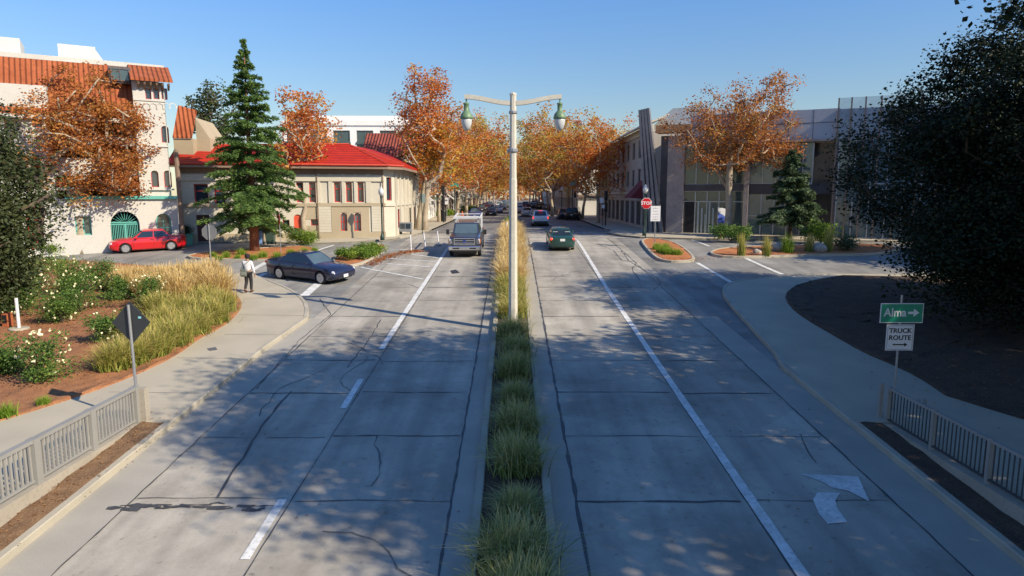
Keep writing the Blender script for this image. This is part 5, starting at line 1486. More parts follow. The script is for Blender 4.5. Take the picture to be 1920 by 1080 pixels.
# median double lamp
bp = G(962, 622)
LP = thing('street_lamp', 'tall cream street lamp with two hanging green lanterns in the median', 'street lamp', tuple(bp))
Hh = 8.55
m = MB().tube([(0, 0, -.2), (0, 0, 2.0), (0, 0, 5.6), (0, 0, 5.62), (0, 0, Hh)], [.19, .17, .15, .135, .12], 8); m.build('pole', M_POLE, LP)
m = MB().lathe([(.16, 6.55), (.175, 6.58), (.175, 6.66), (.15, 6.7)], n=12); m.box((-.17, 0, 6.6), (.1, .08, .12)); m.lathe([(.145, 7.9), (.155, 7.92), (.155, 7.98), (.14, 8.0)], n=12); m.build('collar', M_GALV, LP)
m = MB().lathe([(.135, Hh), (.12, Hh + .06), (.05, Hh + .09)], n=8); m.build('cap', M_POLE, LP)
for s in (-1, 1):
    pts = []
    for i in range(13):
        t = i / 12; pts.append((s * (.1 + 1.62 * t), -.12 * 0, Hh - .28 + .22 * (3 * t * t - 2 * t ** 3)))
    a_ = MB(); 
    for i in range(12):
        p, q = Vector(pts[i]), Vector(pts[i + 1]); w = .075
        a_.add([p + Vector((0, -w, -w)), p + Vector((0, w, -w)), p + Vector((0, w, w)), p + Vector((0, -w, w)), q + Vector((0, -w, -w)), q + Vector((0, w, -w)), q + Vector((0, w, w)), q + Vector((0, -w, w))],
               [(0, 1, 5, 4), (1, 2, 6, 5), (2, 3, 7, 6), (3, 0, 4, 7)] + ([(0, 1, 2, 3)] if i == 0 else []) + ([(4, 5, 6, 7)] if i == 11 else []))
    a_.build('arm', M_POLE, LP)
    x = s * 1.66; z0 = Hh - .14
    ln = MB().lathe([(.02, z0), (.03, z0 - .12), (.10, z0 - .14), (.11, z0 - .17), (.09, z0 - .19), (.085, z0 - .40), (.13, z0 - .44), (.19, z0 - .52), (.225, z0 - .62), (.23, z0 - .68), (.2, z0 - .70)], (x, 0, 0), 18).build('lantern', M_LGREEN, LP, smooth=True)
    MB().lathe([(.19, z0 - .68), (.195, z0 - .74), (.185, z0 - .86), (.14, z0 - 1.0), (.06, z0 - 1.09), (.01, z0 - 1.1)], (x, 0, 0), 18).build('globe', M_GLOBE, ln, smooth=True)
# diamond warning sign seen from behind
zb = G(262, 800, 0, zside)
DS = thing('road_sign', 'dark back of a diamond warning sign on a leaning pole beside the left fence', 'road sign', (zb.x, zb.y, zb.z))
DS.rotation_euler = (0, R(-.8), 0)
MB().tube([(0, 0, -.1), (0, 0, 3.02)], .033, 8).build('pole', M_GALV, DS)
d = .46
MB().prism([(0, .045, 2.58 - d * 1.12), (d, .045, 2.58), (0, .045, 2.58 + d * 1.12), (-d, .045, 2.58)], (0, .02, 0)).build('sign_plate', M_SIGNDARK, DS)
MB().box((.22, .042, 2.7), (.07, .004, .05)).build('sticker', flat('sticker_blue', (.25, .6, .65), .5), DS)
MB().box((0, 0, 1.2), (.05, .05, .9)).build('sleeve', M_GALV, DS)
def post_sign(name, label, px, py, Hp, zf=zroad, r=.03, mat=None, dz=0.0, cat='road sign', group=None):
    p = G(px, py, dz, zf); t = thing(name, label, cat, tuple(p), group=group)
    MB().tube([(0, 0, -.1), (0, 0, Hp)], r, 8).build('pole', mat or M_GALV, t); return t
def octagon(t, z, r, mat, back, yoff=-.035, nm='sign_plate'):
    pts = [(r * math.cos(math.pi / 8 + math.pi / 4 * i), yoff, z + r * math.sin(math.pi / 8 + math.pi / 4 * i)) for i in range(8)]
    MB().prism(pts, (0, -.012 if yoff < 0 else .012, 0)).build(nm, mat, t)
    return pts
RX = Matrix.Rotation(R(90), 4, 'X')
# octagonal sign back at the left corner
t = post_sign('stop_sign', 'pale back of a stop sign behind the golden grass at the left', 397, 516, 2.75, zside, .03)
octagon(t, 2.3, .43, M_SIGNBACK, None, .03)
octagon(t, 2.3, .42, M_SIGNR, None, .043, 'sign_face')
# thin stop sign in the island, seen edge on
t = post_sign('stop_sign', 'red stop sign seen nearly edge-on before the beige building', 527, 478, 2.65, zroad, .025)
t.rotation_euler = (0, 0, R(-62)); octagon(t, 2.25, .4, M_SIGNR, None, -.03)
addtext('STOP', .24, M_SIGNW, t, Matrix.Translation((0, -.044, 2.25)) @ RX)
# right side stop sign and white regulation sign
t = post_sign('stop_sign', 'red STOP sign facing us at the right corner by the metal fins', 1210, 446, 2.75, zroad, .045, M_GREENP, .1)
octagon(t, 2.62, .44, M_SIGNW, None, -.05); octagon(t, 2.62, .41, M_SIGNR, None, -.064, 'sign_face')
addtext('STOP', .34, M_SIGNW, t, Matrix.Translation((0, -.079, 2.62)) @ RX, bold=.008)
t = post_sign('road_sign', 'white rectangular notice sign on a thin pole in the right island', 1227, 463, 2.75, zroad, .028, M_GALV, .1)
MB().prism([(-.33, -.035, 1.75), (.33, -.035, 1.75), (.33, -.035, 2.78), (-.33, -.035, 2.78)], (0, -.01, 0)).build('sign_plate', M_SIGNW, t)
m = MB()
for i, (z, w) in enumerate(((2.62, .36), (2.42, .30), (2.22, .38), (2.04, .34), (1.88, .38))):
    for k in range(4): m.box((-w / 2 + w * (k + .5) / 4 * 1.0 + (.01 if k % 2 else -.01), -.049, z + (k % 2) * .008), (w / 4 * .72, .004, .035))
m.build('print', flat('print_grey', (.25, .25, .27), .6), t)
# ALMA / TRUCK ROUTE
t = post_sign('road_sign', 'green Alma arrow sign above a white TRUCK ROUTE sign', 1673, 778, 3.0, zside, .026, M_GALV)
t.location.z += .1; t.children[0].scale.z = 1.0
MB().tube([(0, 0, -.4), (0, 0, 0)], .03, 8).build('pole_foot', M_GALV, t)
s_ = MB().prism([(-.535, -.04, 2.30), (.535, -.04, 2.30), (.535, -.04, 2.80), (-.535, -.04, 2.80)], (0, -.012, 0)).build('sign_plate', M_SIGNW, t, bevel=0)
MB().prism([(-.515, -.053, 2.32), (.515, -.053, 2.32), (.515, -.053, 2.78), (-.515, -.053, 2.78)], (0, -.004, 0)).build('sign_face', M_SIGNG, s_)
addtext('Alma', .30, M_SIGNW, s_, Matrix.Translation((-.17, -.062, 2.56)) @ RX, bold=.004, sx=.9)
m = MB(); m.prism([(.15, -.058, 2.53), (.29, -.058, 2.53), (.29, -.058, 2.46), (.43, -.058, 2.56), (.29, -.058, 2.66), (.29, -.058, 2.59), (.15, -.058, 2.59)], (0, -.006, 0)); m.build('arrow', M_SIGNW, s_)
s_ = MB().prism([(-.345, -.04, 1.60), (.345, -.04, 1.60), (.345, -.04, 2.26), (-.345, -.04, 2.26)], (0, -.012, 0)).build('sign_plate', M_SIGNW, t)
addtext('TRUCK', .17, M_BLK, s_, Matrix.Translation((0, -.056, 2.10)) @ RX, bold=.003, sx=1.02)
addtext('ROUTE', .17, M_BLK, s_, Matrix.Translation((0, -.056, 1.92)) @ RX, bold=.003, sx=1.02)
m = MB(); m.prism([(-.17, -.055, 1.735), (.12, -.055, 1.735), (.12, -.055, 1.70), (.2, -.055, 1.75), (.12, -.055, 1.80), (.12, -.055, 1.765), (-.17, -.055, 1.765)], (0, -.005, 0)); m.build('arrow', M_BLK, s_)
m = MB()
def fr(x, z): return (x, -.054, z)
m.add([fr(-.32, 1.625), fr(.32, 1.625), fr(.32, 2.235), fr(-.32, 2.235), fr(-.312, 1.633), fr(.312, 1.633), fr(.312, 2.227), fr(-.312, 2.227)], [(0, 1, 5, 4), (1, 2, 6, 5), (2, 3, 7, 6), (3, 0, 4, 7)])
m.build('border', M_BLK, s_)
# fences with low walls
def fence(side, label):
    X = side * 9.12; y1, n, pw = 15.6, 9, 1.72
    F_ = thing('fence', label, 'fence', (X, y1, LEVEL))
    y0 = y1 - n * pw
    wallm = MB()
    wallm.add([(side * dx, y, z) for y in (0.12, y0 - y1) for dx, z in ((-.12, -3.2), (.12, -3.2), (.12, .16), (-.12, .16))], [(0, 1, 2, 3), (4, 5, 6, 7), (0, 4, 5, 1), (1, 5, 6, 2), (2, 6, 7, 3), (3, 7, 4, 0)])
    wallm.build('low_wall', M_FWALL, F_)
    ht = 1.02
    if side > 0:      # open steel railing: slim pale posts and rail, dark thin pickets
        MB().box((0, -n * pw / 2, ht), (.07, n * pw, .06)).build('top_rail', M_FENCE, F_)
        MB().box((0, -n * pw / 2, .25), (.04, n * pw, .04)).build('bottom_rail', M_DKRAIL, F_)
        for k in range(n + 1): MB().box((0, -k * pw, .16 + (ht - .12) / 2), (.085, .085, ht - .1)).build('post', M_FENCE, F_)
        for k in range(n):
            m = MB()
            for j in range(1, 14): m.box((0, -(k + j / 14) * pw, .24 + (ht - .24) / 2), (.02, .02, ht - .28))
            m.build('fence_panel', M_DKRAIL, F_)
        MB().box((0, .35, .5), (.09, .09, 1.1)).build('end_post', M_FENCE, F_)
        return F_
    MB().box((0, -n * pw / 2, ht), (.13, n * pw, .075)).build('top_rail', M_FENCE, F_)
    MB().box((0, -n * pw / 2, .24), (.06, n * pw, .05)).build('bottom_rail', M_FENCE, F_)
    for k in range(n + 1):
        w = .17
        MB().box((0, -k * pw, .16 + (ht - .12) / 2), (w, w, ht - .12)).build('post', M_FENCE, F_)
    for k in range(n):
        m = MB()
        for j in range(1, 14):
            m.box((0, -(k + j / 14) * pw, .24 + (ht - .24) / 2), (.035, .05, ht - .28))
        m.build('fence_panel', M_FENCE, F_)
    if side < 0:
        MB().box((.12, .12, .5), (.2, .2, 1.0)).build('end_pillar', M_FWALL, F_)
    return F_
fence(-1, 'grey concrete railing with slim balusters on a low wall beside the left path')
fence(1, 'shaded grey railing with slim balusters on a low wall beside the right path')
# delineators
for k, (x, y, lean) in enumerate(((771, 471, 2), (798, 466, 6), (823, 461, 6))):
    p = G(x, y); t = thing('delineator_post', ['leftmost of three white delineator posts beside the hatched lines', 'middle one of three white delineator posts beside the hatched lines', 'rightmost of three white delineator posts, nearest the pickup truck'][k], 'bollard', (p.x, p.y, p.z), group='white delineator posts')
    t.rotation_euler = (0, R(-lean), 0)
    MB().tube([(0, 0, .03), (0, 0, 1.08)], .045, 8).build('post', M_SIGNW, t); MB().lathe([(.13, 0), (.12, .03), (.06, .05)], n=12).build('base', M_BLACKP, t)
p = G(953, 452); t = thing('delineator_post', 'single white delineator post in the golden median grass', 'bollard', (p.x - .1, p.y, p.z + .1)); MB().tube([(0, 0, 0), (0, 0, 1.3)], .05, 8).build('post', M_SIGNW, t)
# globe post lamps, signals, street name signs
def globe_lamp(label, px, py, Hp, s=1.0, dz=.14):
    p = G(px, py, dz); t = thing('street_lamp', label, 'street lamp', tuple(p), group='single globe lamps on dark green posts')
    MB().lathe([(.16, 0), (.16, .25), (.09, .4), (.06, .6), (.05, Hp - .55), (.09, Hp - .5), (.12, Hp - .42), (.06, Hp - .4)], n=12).build('post', M_GREENP, t, smooth=True)
    MB().lathe([(.1, Hp - .40), (.2, Hp - .2), (.21, Hp - .05), (.12, Hp + .15), (.04, Hp + .2), (.05, Hp + .25), (.01, Hp + .32)], n=14).build('globe', M_GLOBE, t, smooth=True)
globe_lamp('single globe lamp at the corner of the beige building, right of its arched windows', 717, 450, 3.6)
globe_lamp('single globe lamp standing right behind the red STOP sign', 1208, 442, 3.7)
globe_lamp('single globe lamp by the pale tree trunk down the right side', 1053, 407, 4.0)
def name_sign(label, px, py, Hp, w, hgt, pxc=None):
    p = G(px, py, .1); t = thing('street_sign', label, 'street sign', tuple(p))
    MB().tube([(0, 0, 0), (0, 0, Hp)], .06, 8).build('pole', M_GREENP, t)
    MB().box((0, -.07, Hp - hgt / 2), (w, .03, hgt)).build('sign_plate', flat('street_sign_teal', (.0, .42, .34), .4), t, bevel=.01)
    MB().box((.3, -.05, Hp - hgt - 1.0), (.3, .25, .85)).build('signal_head', M_BLK, t, bevel=.03)
    return t
name_sign('teal street name sign over a dark signal on the left side of the avenue', 853, 412, 4.9, 1.0, .7)
name_sign('teal street name sign over a dark signal on the right side of the avenue', 1073, 413, 4.9, .95, .65)
def signal(label, px, py, Hp):
    p = G(px, py, .1); t = thing('traffic_signal', label, 'traffic signal', tuple(p))
    MB().tube([(0, 0, 0), (0, 0, Hp)], .07, 8).build('pole', M_BLK, t)
    for k, z in enumerate((Hp - .5, Hp - 1.7)):
        h_ = MB().box((0, -.12, z), (.34, .26, .95)).build('signal_head', M_BLK, t, bevel=.04)
        for q in (-.28, 0, .28): MB().lathe([(.01, -.27), (.1, -.268), (.11, -.2)], (0, 0, z + q), 12, 'Y').build('lens', flat('dark_lens', (.03, .03, .03), .2), h_)
signal('black traffic signal on the left pavement beyond the two sycamore trunks', 832, 418, 4.2)
signal('black traffic signal on the shaded right pavement', 1135, 423, 3.6)
t = post_sign('road_sign', 'small white arrow sign on the left pavement beside the black signal', 838, 413, 3.0, zroad, .04, M_GALV, .1)
MB().box((0, -.05, 2.4), (.45, .02, .85)).build('sign_plate', M_SIGNW, t); m = MB().prism([(-.12, -.063, 2.45), (.02, -.063, 2.45), (.02, -.063, 2.38), (.14, -.063, 2.5), (.02, -.063, 2.62), (.02, -.063, 2.55), (-.12, -.063, 2.55)], (0, -.004, 0)); m.build('arrow', M_BLK, t)
t = post_sign('road_sign', 'grey back of a small sign on a thin post between the left sycamore trunks', 792, 437, 3.3, zroad, .035, M_GREENP, .1)
MB().box((0.1, .05, 2.9), (.36, .02, .75)).build('sign_plate', flat('grey_green_back', (.22, .28, .27), .5), t)
t = post_sign('road_sign', 'two small white parking signs on a dark post on the right pavement', 1129, 424, 2.9, zroad, .04, M_BLK, .1)
MB().box((-.1, -.06, 2.6), (.4, .02, .5)).build('sign_plate', M_SIGNW, t); MB().box((.05, -.06, 2.0), (.32, .02, .35)).build('sign_plate', M_SIGNW, t)
# trash can, news boxes, bins
p = G(831, 416, .1); t = thing('litter_bin', 'black cylindrical litter bin on the left pavement', 'litter bin', tuple(p))
MB().lathe([(.3, 0), (.34, .1), (.36, 1.2), (.3, 1.3)], n=16).build('body', M_BLK, t); MB().lathe([(.38, 1.25), (.3, 1.42), (.1, 1.48)], n=16).build('lid', M_BLACKP, t)
p = G(761, 440, .1); t = thing('newspaper_box', 'grey newspaper boxes rack at the corner of the beige building', 'newspaper box', tuple(p))
MB().box((0, 0, .62), (1.0, .45, .75)).build('cabinet', flat('grey_box', (.2, .21, .23), .5), t, bevel=.03)
for x in (-.4, .4): MB().box((x, 0, .12), (.06, .3, .26)).build('leg', M_BLK, t)
MB().box((-.22, -.235, .7), (.38, .02, .4)).box((.24, -.235, .7), (.38, .02, .4)).build('window', M_GLASS, t)
def wheelie(label, px, py, mat):
    p = G(px, py, .1); t = thing('wheelie_bin', label, 'wheelie bin', tuple(p), R(8), group='wheelie bins by the beige building')
    m = MB(); b, tp = (.24, .27), (.33, .36)
    m.add([(-b[0], -b[1], .06), (b[0], -b[1], .06), (b[0], b[1], .06), (-b[0], b[1], .06), (-tp[0], -tp[1], 1.02), (tp[0], -tp[1], 1.02), (tp[0], tp[1], 1.02), (-tp[0], tp[1], 1.02)], [(0, 1, 2, 3), (4, 5, 6, 7), (0, 1, 5, 4), (1, 2, 6, 5), (2, 3, 7, 6), (3, 0, 4, 7)])
    m.build('body', mat, t, bevel=.03); MB().box((0, 0, 1.06), (.76, .82, .07)).build('lid', mat, t, bevel=.03)
    for x in (-.26, .26): MB().lathe([(.11, x - .03), (.11, x + .03)], (0, .28, .11), 14, 'X').build('wheel', M_TYRE, t)
wheelie('light blue recycling wheelie bin behind the conifer trunk', 486, 459, flat('bin_blue', (.18, .32, .62), .5))
wheelie('dark green wheelie bin standing right of the blue one', 508, 459, flat('bin_green', (.045, .085, .07), .5))
# teal planters and their hedges in front of the white building
def planter(label, x0, x1, yb, yt, hedge, hlab):
    a = G(x0, yb, 0); b = G(x1, yb, 0); an = math.atan2(b.y - a.y, b.x - a.x); w = (b - a).length; hh = (yb - yt) / 28.0
    t = thing('planter', label, 'planter', tuple(a), an); 
    m = MB(); m.add([(0.05, 0, -.1), (w - .05, 0, -.1), (w - .05, .8, -.1), (.05, .8, -.1), (0, -.06, hh), (w, -.06, hh), (w, .86, hh), (0, .86, hh)], [(0, 1, 5, 4), (1, 2, 6, 5), (2, 3, 7, 6), (3, 0, 4, 7), (4, 5, 6, 7), (0, 1, 2, 3)]).build('box', M_TEAL, t)
    MB().box((w / 2, .4, hh + .03), (w + .16, 1.02, .07)).build('rim', M_TEAL, t, bevel=.01)
    r = np.random.default_rng(5); P = [(w * (i + .5) / 8, .4 + r.uniform(-.1, .1), .25) for i in range(8)]
    me = leafcloud(r, P, [.42] * 8, 240, .05, L_HEDGE, 'hedge')
    o = meshobj('hedge', me); o.location = a + Vector((0, 0, hh + .1)); o.rotation_euler = (0, 0, an); tag(o, hlab, 'hedge')
planter('long teal planter left of the arched gate, below the sycamore', 120, 196, 472, 449, 1, 'clipped dark hedge growing in the long teal planter left of the gate')
planter('teal planter right of the red car, in front of the corner post', 322, 352, 462, 440, 1, 'dark hedge growing in the teal planter behind the red car')
# blue and white banner sign before the glass building
p = G(1354, 441, .1); t = thing('banner_sign', 'white flag-like sign with a blue quarter circle in front of the glass doors', 'sign', tuple(p))
MB().tube([(-.42, 0, 0), (-.42, 0, 2.25)], .04, 6).tube([(.35, 0, 0), (.35, 0, 2.0)], .04, 6).build('pole', M_GALV, t)
MB().prism([(-.45, 0, .95), (.42, 0, .95), (.42, 0, 2.05), (-.1, 0, 2.18), (-.45, 0, 2.18)], (0, .05, 0)).build('panel', M_SIGNW, t)
MB().prism([(-.44, -.012, .96)] + [(-.44 + .80 * math.cos(a), -.012, .96 + .80 * math.sin(a)) for a in [math.pi / 2 * i / 8 for i in range(9)]], (0, .008, 0)).build('emblem', flat('sign_blue', (.08, .14, .5), .5), t)
p = G(1350, 446, .1); t = thing('fire_hydrant', 'red-orange fire hydrant below the blue and white sign', 'fire hydrant', tuple(p))
MB().lathe([(.16, 0), (.16, .06), (.11, .08), (.11, .5), (.15, .52), (.15, .57), (.11, .62), (.04, .74), (.03, .8)], n=14).build('barrel', flat('hydrant_red', (.42, .08, .03), .5), t, smooth=True)
MB().lathe([(.05, -.2), (.05, .2)], (0, 0, .42), 10, 'X').build('outlet', flat('hydrant_red', (.42, .08, .03), .5), t)
# traffic cone and orange thing at far left kerb
p = G(867, 409, .05); t = thing('traffic_cone', 'small orange traffic cone on the left side far behind the pickup truck', 'traffic cone', tuple(p))
MB().box((0, 0, .02), (.5, .5, .05)).build('base', M_BLACKP, t); MB().lathe([(.24, .04), (.05, .95), (.03, .96)], n=14).build('cone', flat('cone_orange', (.8, .16, .03), .5), t)
# slim white path post on its concrete pad in the bed
p = G(36, 617, .2, zside); t = thing('marker_post', 'short white post on a round concrete pad in the bark mulch at the left', 'post', tuple(p))
MB().tube([(0, 0, 0), (0, 0, 1.15)], .055, 8).build('post', M_SIGNW, t); MB().lathe([(.33, -.05), (.33, .04), (.3, .06)], n=18).build('pad', M_KERB, t)
p = G(28, 612, .2, zside); t = thing('utility_box', 'dark open utility box with orange side next to the short white post', 'utility box', (p.x - .25, p.y, p.z))
MB().box((0, 0, .25), (.22, .3, .5)).build('cabinet', flat('rust_box', (.35, .10, .04), .7), t, bevel=.01); MB().box((0, -.155, .3), (.16, .01, .3)).build('door', M_BLK, t)
# utility plate on left walk
sheet('utility_cover', GL([(388, 654), (404, 651), (408, 656), (393, 658)], .15, zside), .162, flat('cover_grey', (.12, .12, .13), .6), zside, kind='structure')
# two little white stubs at the right fence
p = G(1707, 778, 0, zside)
for k in range(2):
    o = MB().tube([(0, 0, -.2), (0, 0, .3)], .04, 8).build('marker_stub', M_FENCE); o.location = (p.x + k * .16 + .25, p.y + .1, LEVEL + .16)
    tag(o, ['nearer of two short pale stubs behind the right railing', 'farther right of two short pale stubs behind the right railing'][k], 'post')

# ------------------------------------------------------------------ small planting
GG = 'ornamental grass clumps along the median'
gm = {'gold': [grassmesh(100 + i, 900, 1.3, .85, .014, G_GOLD, .2, .35, 1.7) for i in range(3)],
      'mix': [grassmesh(110 + i, 800, 1.05, .9, .014, G_MIX, .18, .5) for i in range(3)],
      'green': [grassmesh(120 + i, 1100, 1.0, .95, .012, G_GREEN, .2, .55) for i in range(3)],
      'bright': [grassmesh(130 + i, 260, .55, .45, .012, G_BRIGHT, .12, .5) for i in range(3)],
      'tuft': [grassmesh(140 + i, 200, .9, .3, .012, G_MIX, .08, .2) for i in range(2)]}
ys = [8.6, 9.9, 11.4, 13.2, 15.0, 16.9, 19.0, 21.0, 23.0]
desc = ['nearest', 'second', 'third', 'fourth', 'fifth', 'sixth', 'seventh', 'eighth', 'ninth']
for k, y in enumerate(ys):
    sc = [1.12, 1.05, .72, .95, .98, .8, .95, .9, 1.0][k]
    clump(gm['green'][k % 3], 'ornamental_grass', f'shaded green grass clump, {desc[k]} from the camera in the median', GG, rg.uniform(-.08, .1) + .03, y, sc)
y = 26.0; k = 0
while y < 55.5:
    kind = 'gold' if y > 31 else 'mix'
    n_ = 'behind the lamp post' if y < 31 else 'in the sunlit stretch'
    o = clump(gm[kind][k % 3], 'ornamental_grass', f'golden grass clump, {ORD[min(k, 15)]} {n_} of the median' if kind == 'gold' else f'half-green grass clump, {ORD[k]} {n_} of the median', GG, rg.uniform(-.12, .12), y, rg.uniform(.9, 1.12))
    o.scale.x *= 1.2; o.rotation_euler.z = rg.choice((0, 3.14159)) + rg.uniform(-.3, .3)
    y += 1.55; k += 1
for k in range(5):
    r = np.random.default_rng(300 + k); me = leafcloud(r, [(r.uniform(-.4, .4), r.uniform(-.8, .8), .35) for _ in range(8)], [.5] * 8, 140, .05, L_SHRUB, 'foliage')
    o = meshobj('shrub', me); o.location = (rg.uniform(-.2, .2), 67 + k * 3.4, .12); tag(o, f'low green shrub, {ORD[k]} in the far median past the crossing', 'shrub', 'shrubs in the far median')
# big grass mass in the left bed: pixel picks of clump feet
GB = 'tall golden grasses along the left path'
picks = [(215, 690, 'mix', .9), (250, 680, 'mix', .95), (290, 665, 'mix', .95), (330, 645, 'mix', 1.0), (365, 625, 'mix', 1.0), (398, 605, 'mix', 1.05), (415, 585, 'mix', 1.0), (270, 645, 'mix', 1.0), (310, 620, 'mix', 1.0), (350, 600, 'mix', 1.05), (385, 580, 'mix', 1.1), (408, 562, 'gold', 1.1),
         (300, 590, 'mix', 1.0), (335, 570, 'gold', 1.1), (370, 553, 'gold', 1.15), (395, 540, 'gold', 1.1), (350, 542, 'gold', 1.0), (315, 545, 'gold', .95), (285, 560, 'gold', .95), (300, 540, 'gold', .85), (275, 540, 'gold', .85), (250, 540, 'gold', .85), (215, 538, 'gold', .8), (330, 536, 'gold', .8), (235, 548, 'gold', .85), (340, 688, 'none', 0)]
for k, (x, y, kd, s) in enumerate(picks):
    if kd == 'none': continue
    p = G(x, y, .2, zside)
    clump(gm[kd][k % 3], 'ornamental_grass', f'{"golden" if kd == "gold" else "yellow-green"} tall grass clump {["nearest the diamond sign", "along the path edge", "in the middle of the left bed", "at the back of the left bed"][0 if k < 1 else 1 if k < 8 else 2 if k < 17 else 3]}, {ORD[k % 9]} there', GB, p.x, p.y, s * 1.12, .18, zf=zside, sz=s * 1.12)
for k, (x, y, s) in enumerate(((82, 757, .55), (8, 780, .8), (395, 600, .9))):
    p = G(x, y, .2, zside)
    clump(gm['bright'][k % 3], 'grass_tuft', ['small bright green tuft in the mulch near the sign shadow', 'bright green tuft at the left edge near the path', 'vivid green tuft among the yellow grasses at the path bend'][k], None, p.x, p.y, s, .18, zf=zside, cat='grass tuft')
# rose bushes
def rose(label, px, py, w, h, seed):
    p = G(px, py, .2, zside); r = np.random.default_rng(seed)
    t = thing('rose_bush', label, 'rose bush', tuple(p), group='white flowering rose bushes in the left bed')
    P = [(r.normal() * w * .28, r.normal() * w * .25, h * r.uniform(.15, .9)) for _ in range(26)]
    m = MB()
    for q in P[:14]: m.tube([(0, 0, 0), (q[0] * .5, q[1] * .5, q[2] * .6), q], [.018, .013, .006], 4)
    m.build('stems', BARKD, t)
    meshobj('foliage', leafcloud(r, P, [w * .3] * 26, 130, .045, L_ROSE, 'foliage', .5), t)
    C = []; 
    for _ in range(int(26 * w)):
        v = r.normal(size=3); v /= np.linalg.norm(v); C.append([v[0] * w * .55, v[1] * w * .5, h * .58 + v[2] * h * .5])
    C = np.array(C); C = C[C[:, 2] > h * .15]; n = len(C)
    Cc = np.repeat(C, 4, 0) + r.normal(size=(n * 4, 3)) * .018
    A = unit(r, n * 4) * .045; B = np.cross(A, unit(r, n * 4)); 
    me = quadmesh('blossoms', Cc, A, B / (np.linalg.norm(B, axis=1, keepdims=True) + 1e-6) * .04, r.uniform(0, 1, n * 4), M_BLOS)
    meshobj('blossoms', me, t)
for k, (x, y, w, h, lb) in enumerate(((88, 712, 1.25, 1.35, 'rose bush standing alone at the lower left above the path'), (118, 605, 1.1, 1.2, 'dark rose bush right of the short white post'),
      (150, 583, 1.5, 1.6, 'large rose bush dense with cream flowers left of the grasses'), (205, 640, 1.0, 1.0, 'small rose bush just left of the diamond sign'), (120, 555, 1.6, 1.7, 'broad rose bush behind the dense cream one'),
      (285, 578, 1.3, 1.3, 'rose bush nestled among the golden grasses'), (190, 545, 1.3, 1.4, 'rose bush at the rear of the bed beside the grasses'), (45, 580, 1.6, 1.7, 'rose bush with orange tinted leaves behind the short white post'), (10, 600, 1.4, 1.5, 'rose bush at the left edge under the dark tree'),
      (5, 700, .9, .7, 'low straggly rose at the left edge'), (75, 540, 1.5, 1.6, 'rose bush farthest back under the left tree'), (232, 560, 1.0, 1.0, 'small rose bush in front of the golden grass'))):
    rose(lb, x, y, w, h, 400 + k)
# island plants
for k, (x, y, s) in enumerate(((400, 482, .8), (425, 483, .9), (445, 486, .7), (453, 478, 1.0), (475, 487, .9), (493, 483, 1.0), (520, 483, .9), (545, 478, 1.0), (570, 476, 1.0), (590, 472, .8), (410, 487, .7))):
    p = G(x, y, .1); clump(gm['bright'][k % 3], 'grass_tuft', f'bright green tuft in the orange-mulched island by the conifer, {ORD[k]} of its row', 'green tufts in the left island', p.x, p.y, s, .1, cat='grass tuft')
def bush(label, px, py, w, h, seed, mat, zf=zroad, n=14, leaf=.06, nm='shrub', per=170, d=.8):
    p = G(px, py, .1, zf); r = np.random.default_rng(seed)
    P = [(r.uniform(-1, 1) * w * .42, r.uniform(-1, 1) * w * .3 * d, h * r.uniform(.25, .7)) for _ in range(n)]
    t = thing(nm, label, 'shrub', tuple(p))
    m = MB()
    for q in P[:6]: m.tube([(0, 0, 0), q], [.025, .008], 4)
    m.build('stems', BARKD, t); meshobj('foliage', leafcloud(r, P, [min(w, h) * .42] * n, per, leaf, mat), t)
bush('low bright green ground shrub filling the left end of the kerbed island', 662, 487, 2.2, .75, 1, L_SHRUB)
bush('low bright green ground shrub filling the right end of the kerbed island', 697, 477, 2.4, .8, 2, L_SHRUB)
bush('bright green bedding shrub at the middle of the kerbed island', 682, 482, 2.0, .7, 12, L_SHRUB)
bush('rounded yellow-green shrub in front of the beige building right of the bins', 566, 460, 1.9, 1.25, 3, L_SHRUB, n=22)
bush('yellowish bush at the foot of the broad rusty sycamore', 165, 470, 1.5, .8, 4, L_SHRUB)
bush('green bush beside the teal planter at the left street edge', 93, 476, 1.6, .9, 5, L_SHRUB)
bush('round dark green shrub at the foot of the pale sycamore by the glass building', 1370, 452, 2.6, 1.25, 6, L_ROSE, n=24, leaf=.07)
bush('broad leaved green shrub behind the boulders in the right bed', 1540, 456, 1.9, 1.7, 7, L_SHRUB, n=18, leaf=.12, per=60)
bush('grey green shrub at the right end of the right bed', 1590, 470, 1.5, 1.2, 8, L_FIR2, n=14)
bush('low hedge under the far signals on the left pavement', 823, 405, 6, 1.0, 9, L_SHRUB, n=30, leaf=.1)
bush('green bush behind the traffic cone far on the left', 878, 402, 3, 1.6, 10, L_SHRUB, n=20, leaf=.1)
GR = 'upright grasses in the right bed'
for k, (x, y, s, kd, lb) in enumerate(((1390, 480, 1.25, 'tuft', 'leftmost pale upright grass in the right bed'), (1437, 480, 1.2, 'tuft', 'second upright grass from the left in the right bed'), (1476, 474, 1.3, 'bright', 'bright green upright grass in the middle of the right bed'), (1516, 472, 1.1, 'tuft', 'narrow upright grass left of the large pale boulder'), (1553, 472, 1.4, 'tuft', 'tall yellow upright grass right of the large pale boulder'))):
    p = G(x, y, .1); clump(gm[kd][k % 2], 'ornamental_grass', lb, GR, p.x, p.y, s, .1, sz=s * (1.35 if kd == 'tuft' else 2.2))
for k, (x, y, s) in enumerate(((1240, 474, 1.2), (1255, 477, 1.2), (1232, 468, 1.1), (1270, 478, 1.0), (1248, 468, 1.1))):
    p = G(x, y, .1); clump(gm['bright'][k % 3], 'grass_tuft', f'bright green tuft in the small right corner island, {ORD[k]} from the notice sign', 'green tufts in the right corner island', p.x, p.y, s, .1, cat='grass tuft')
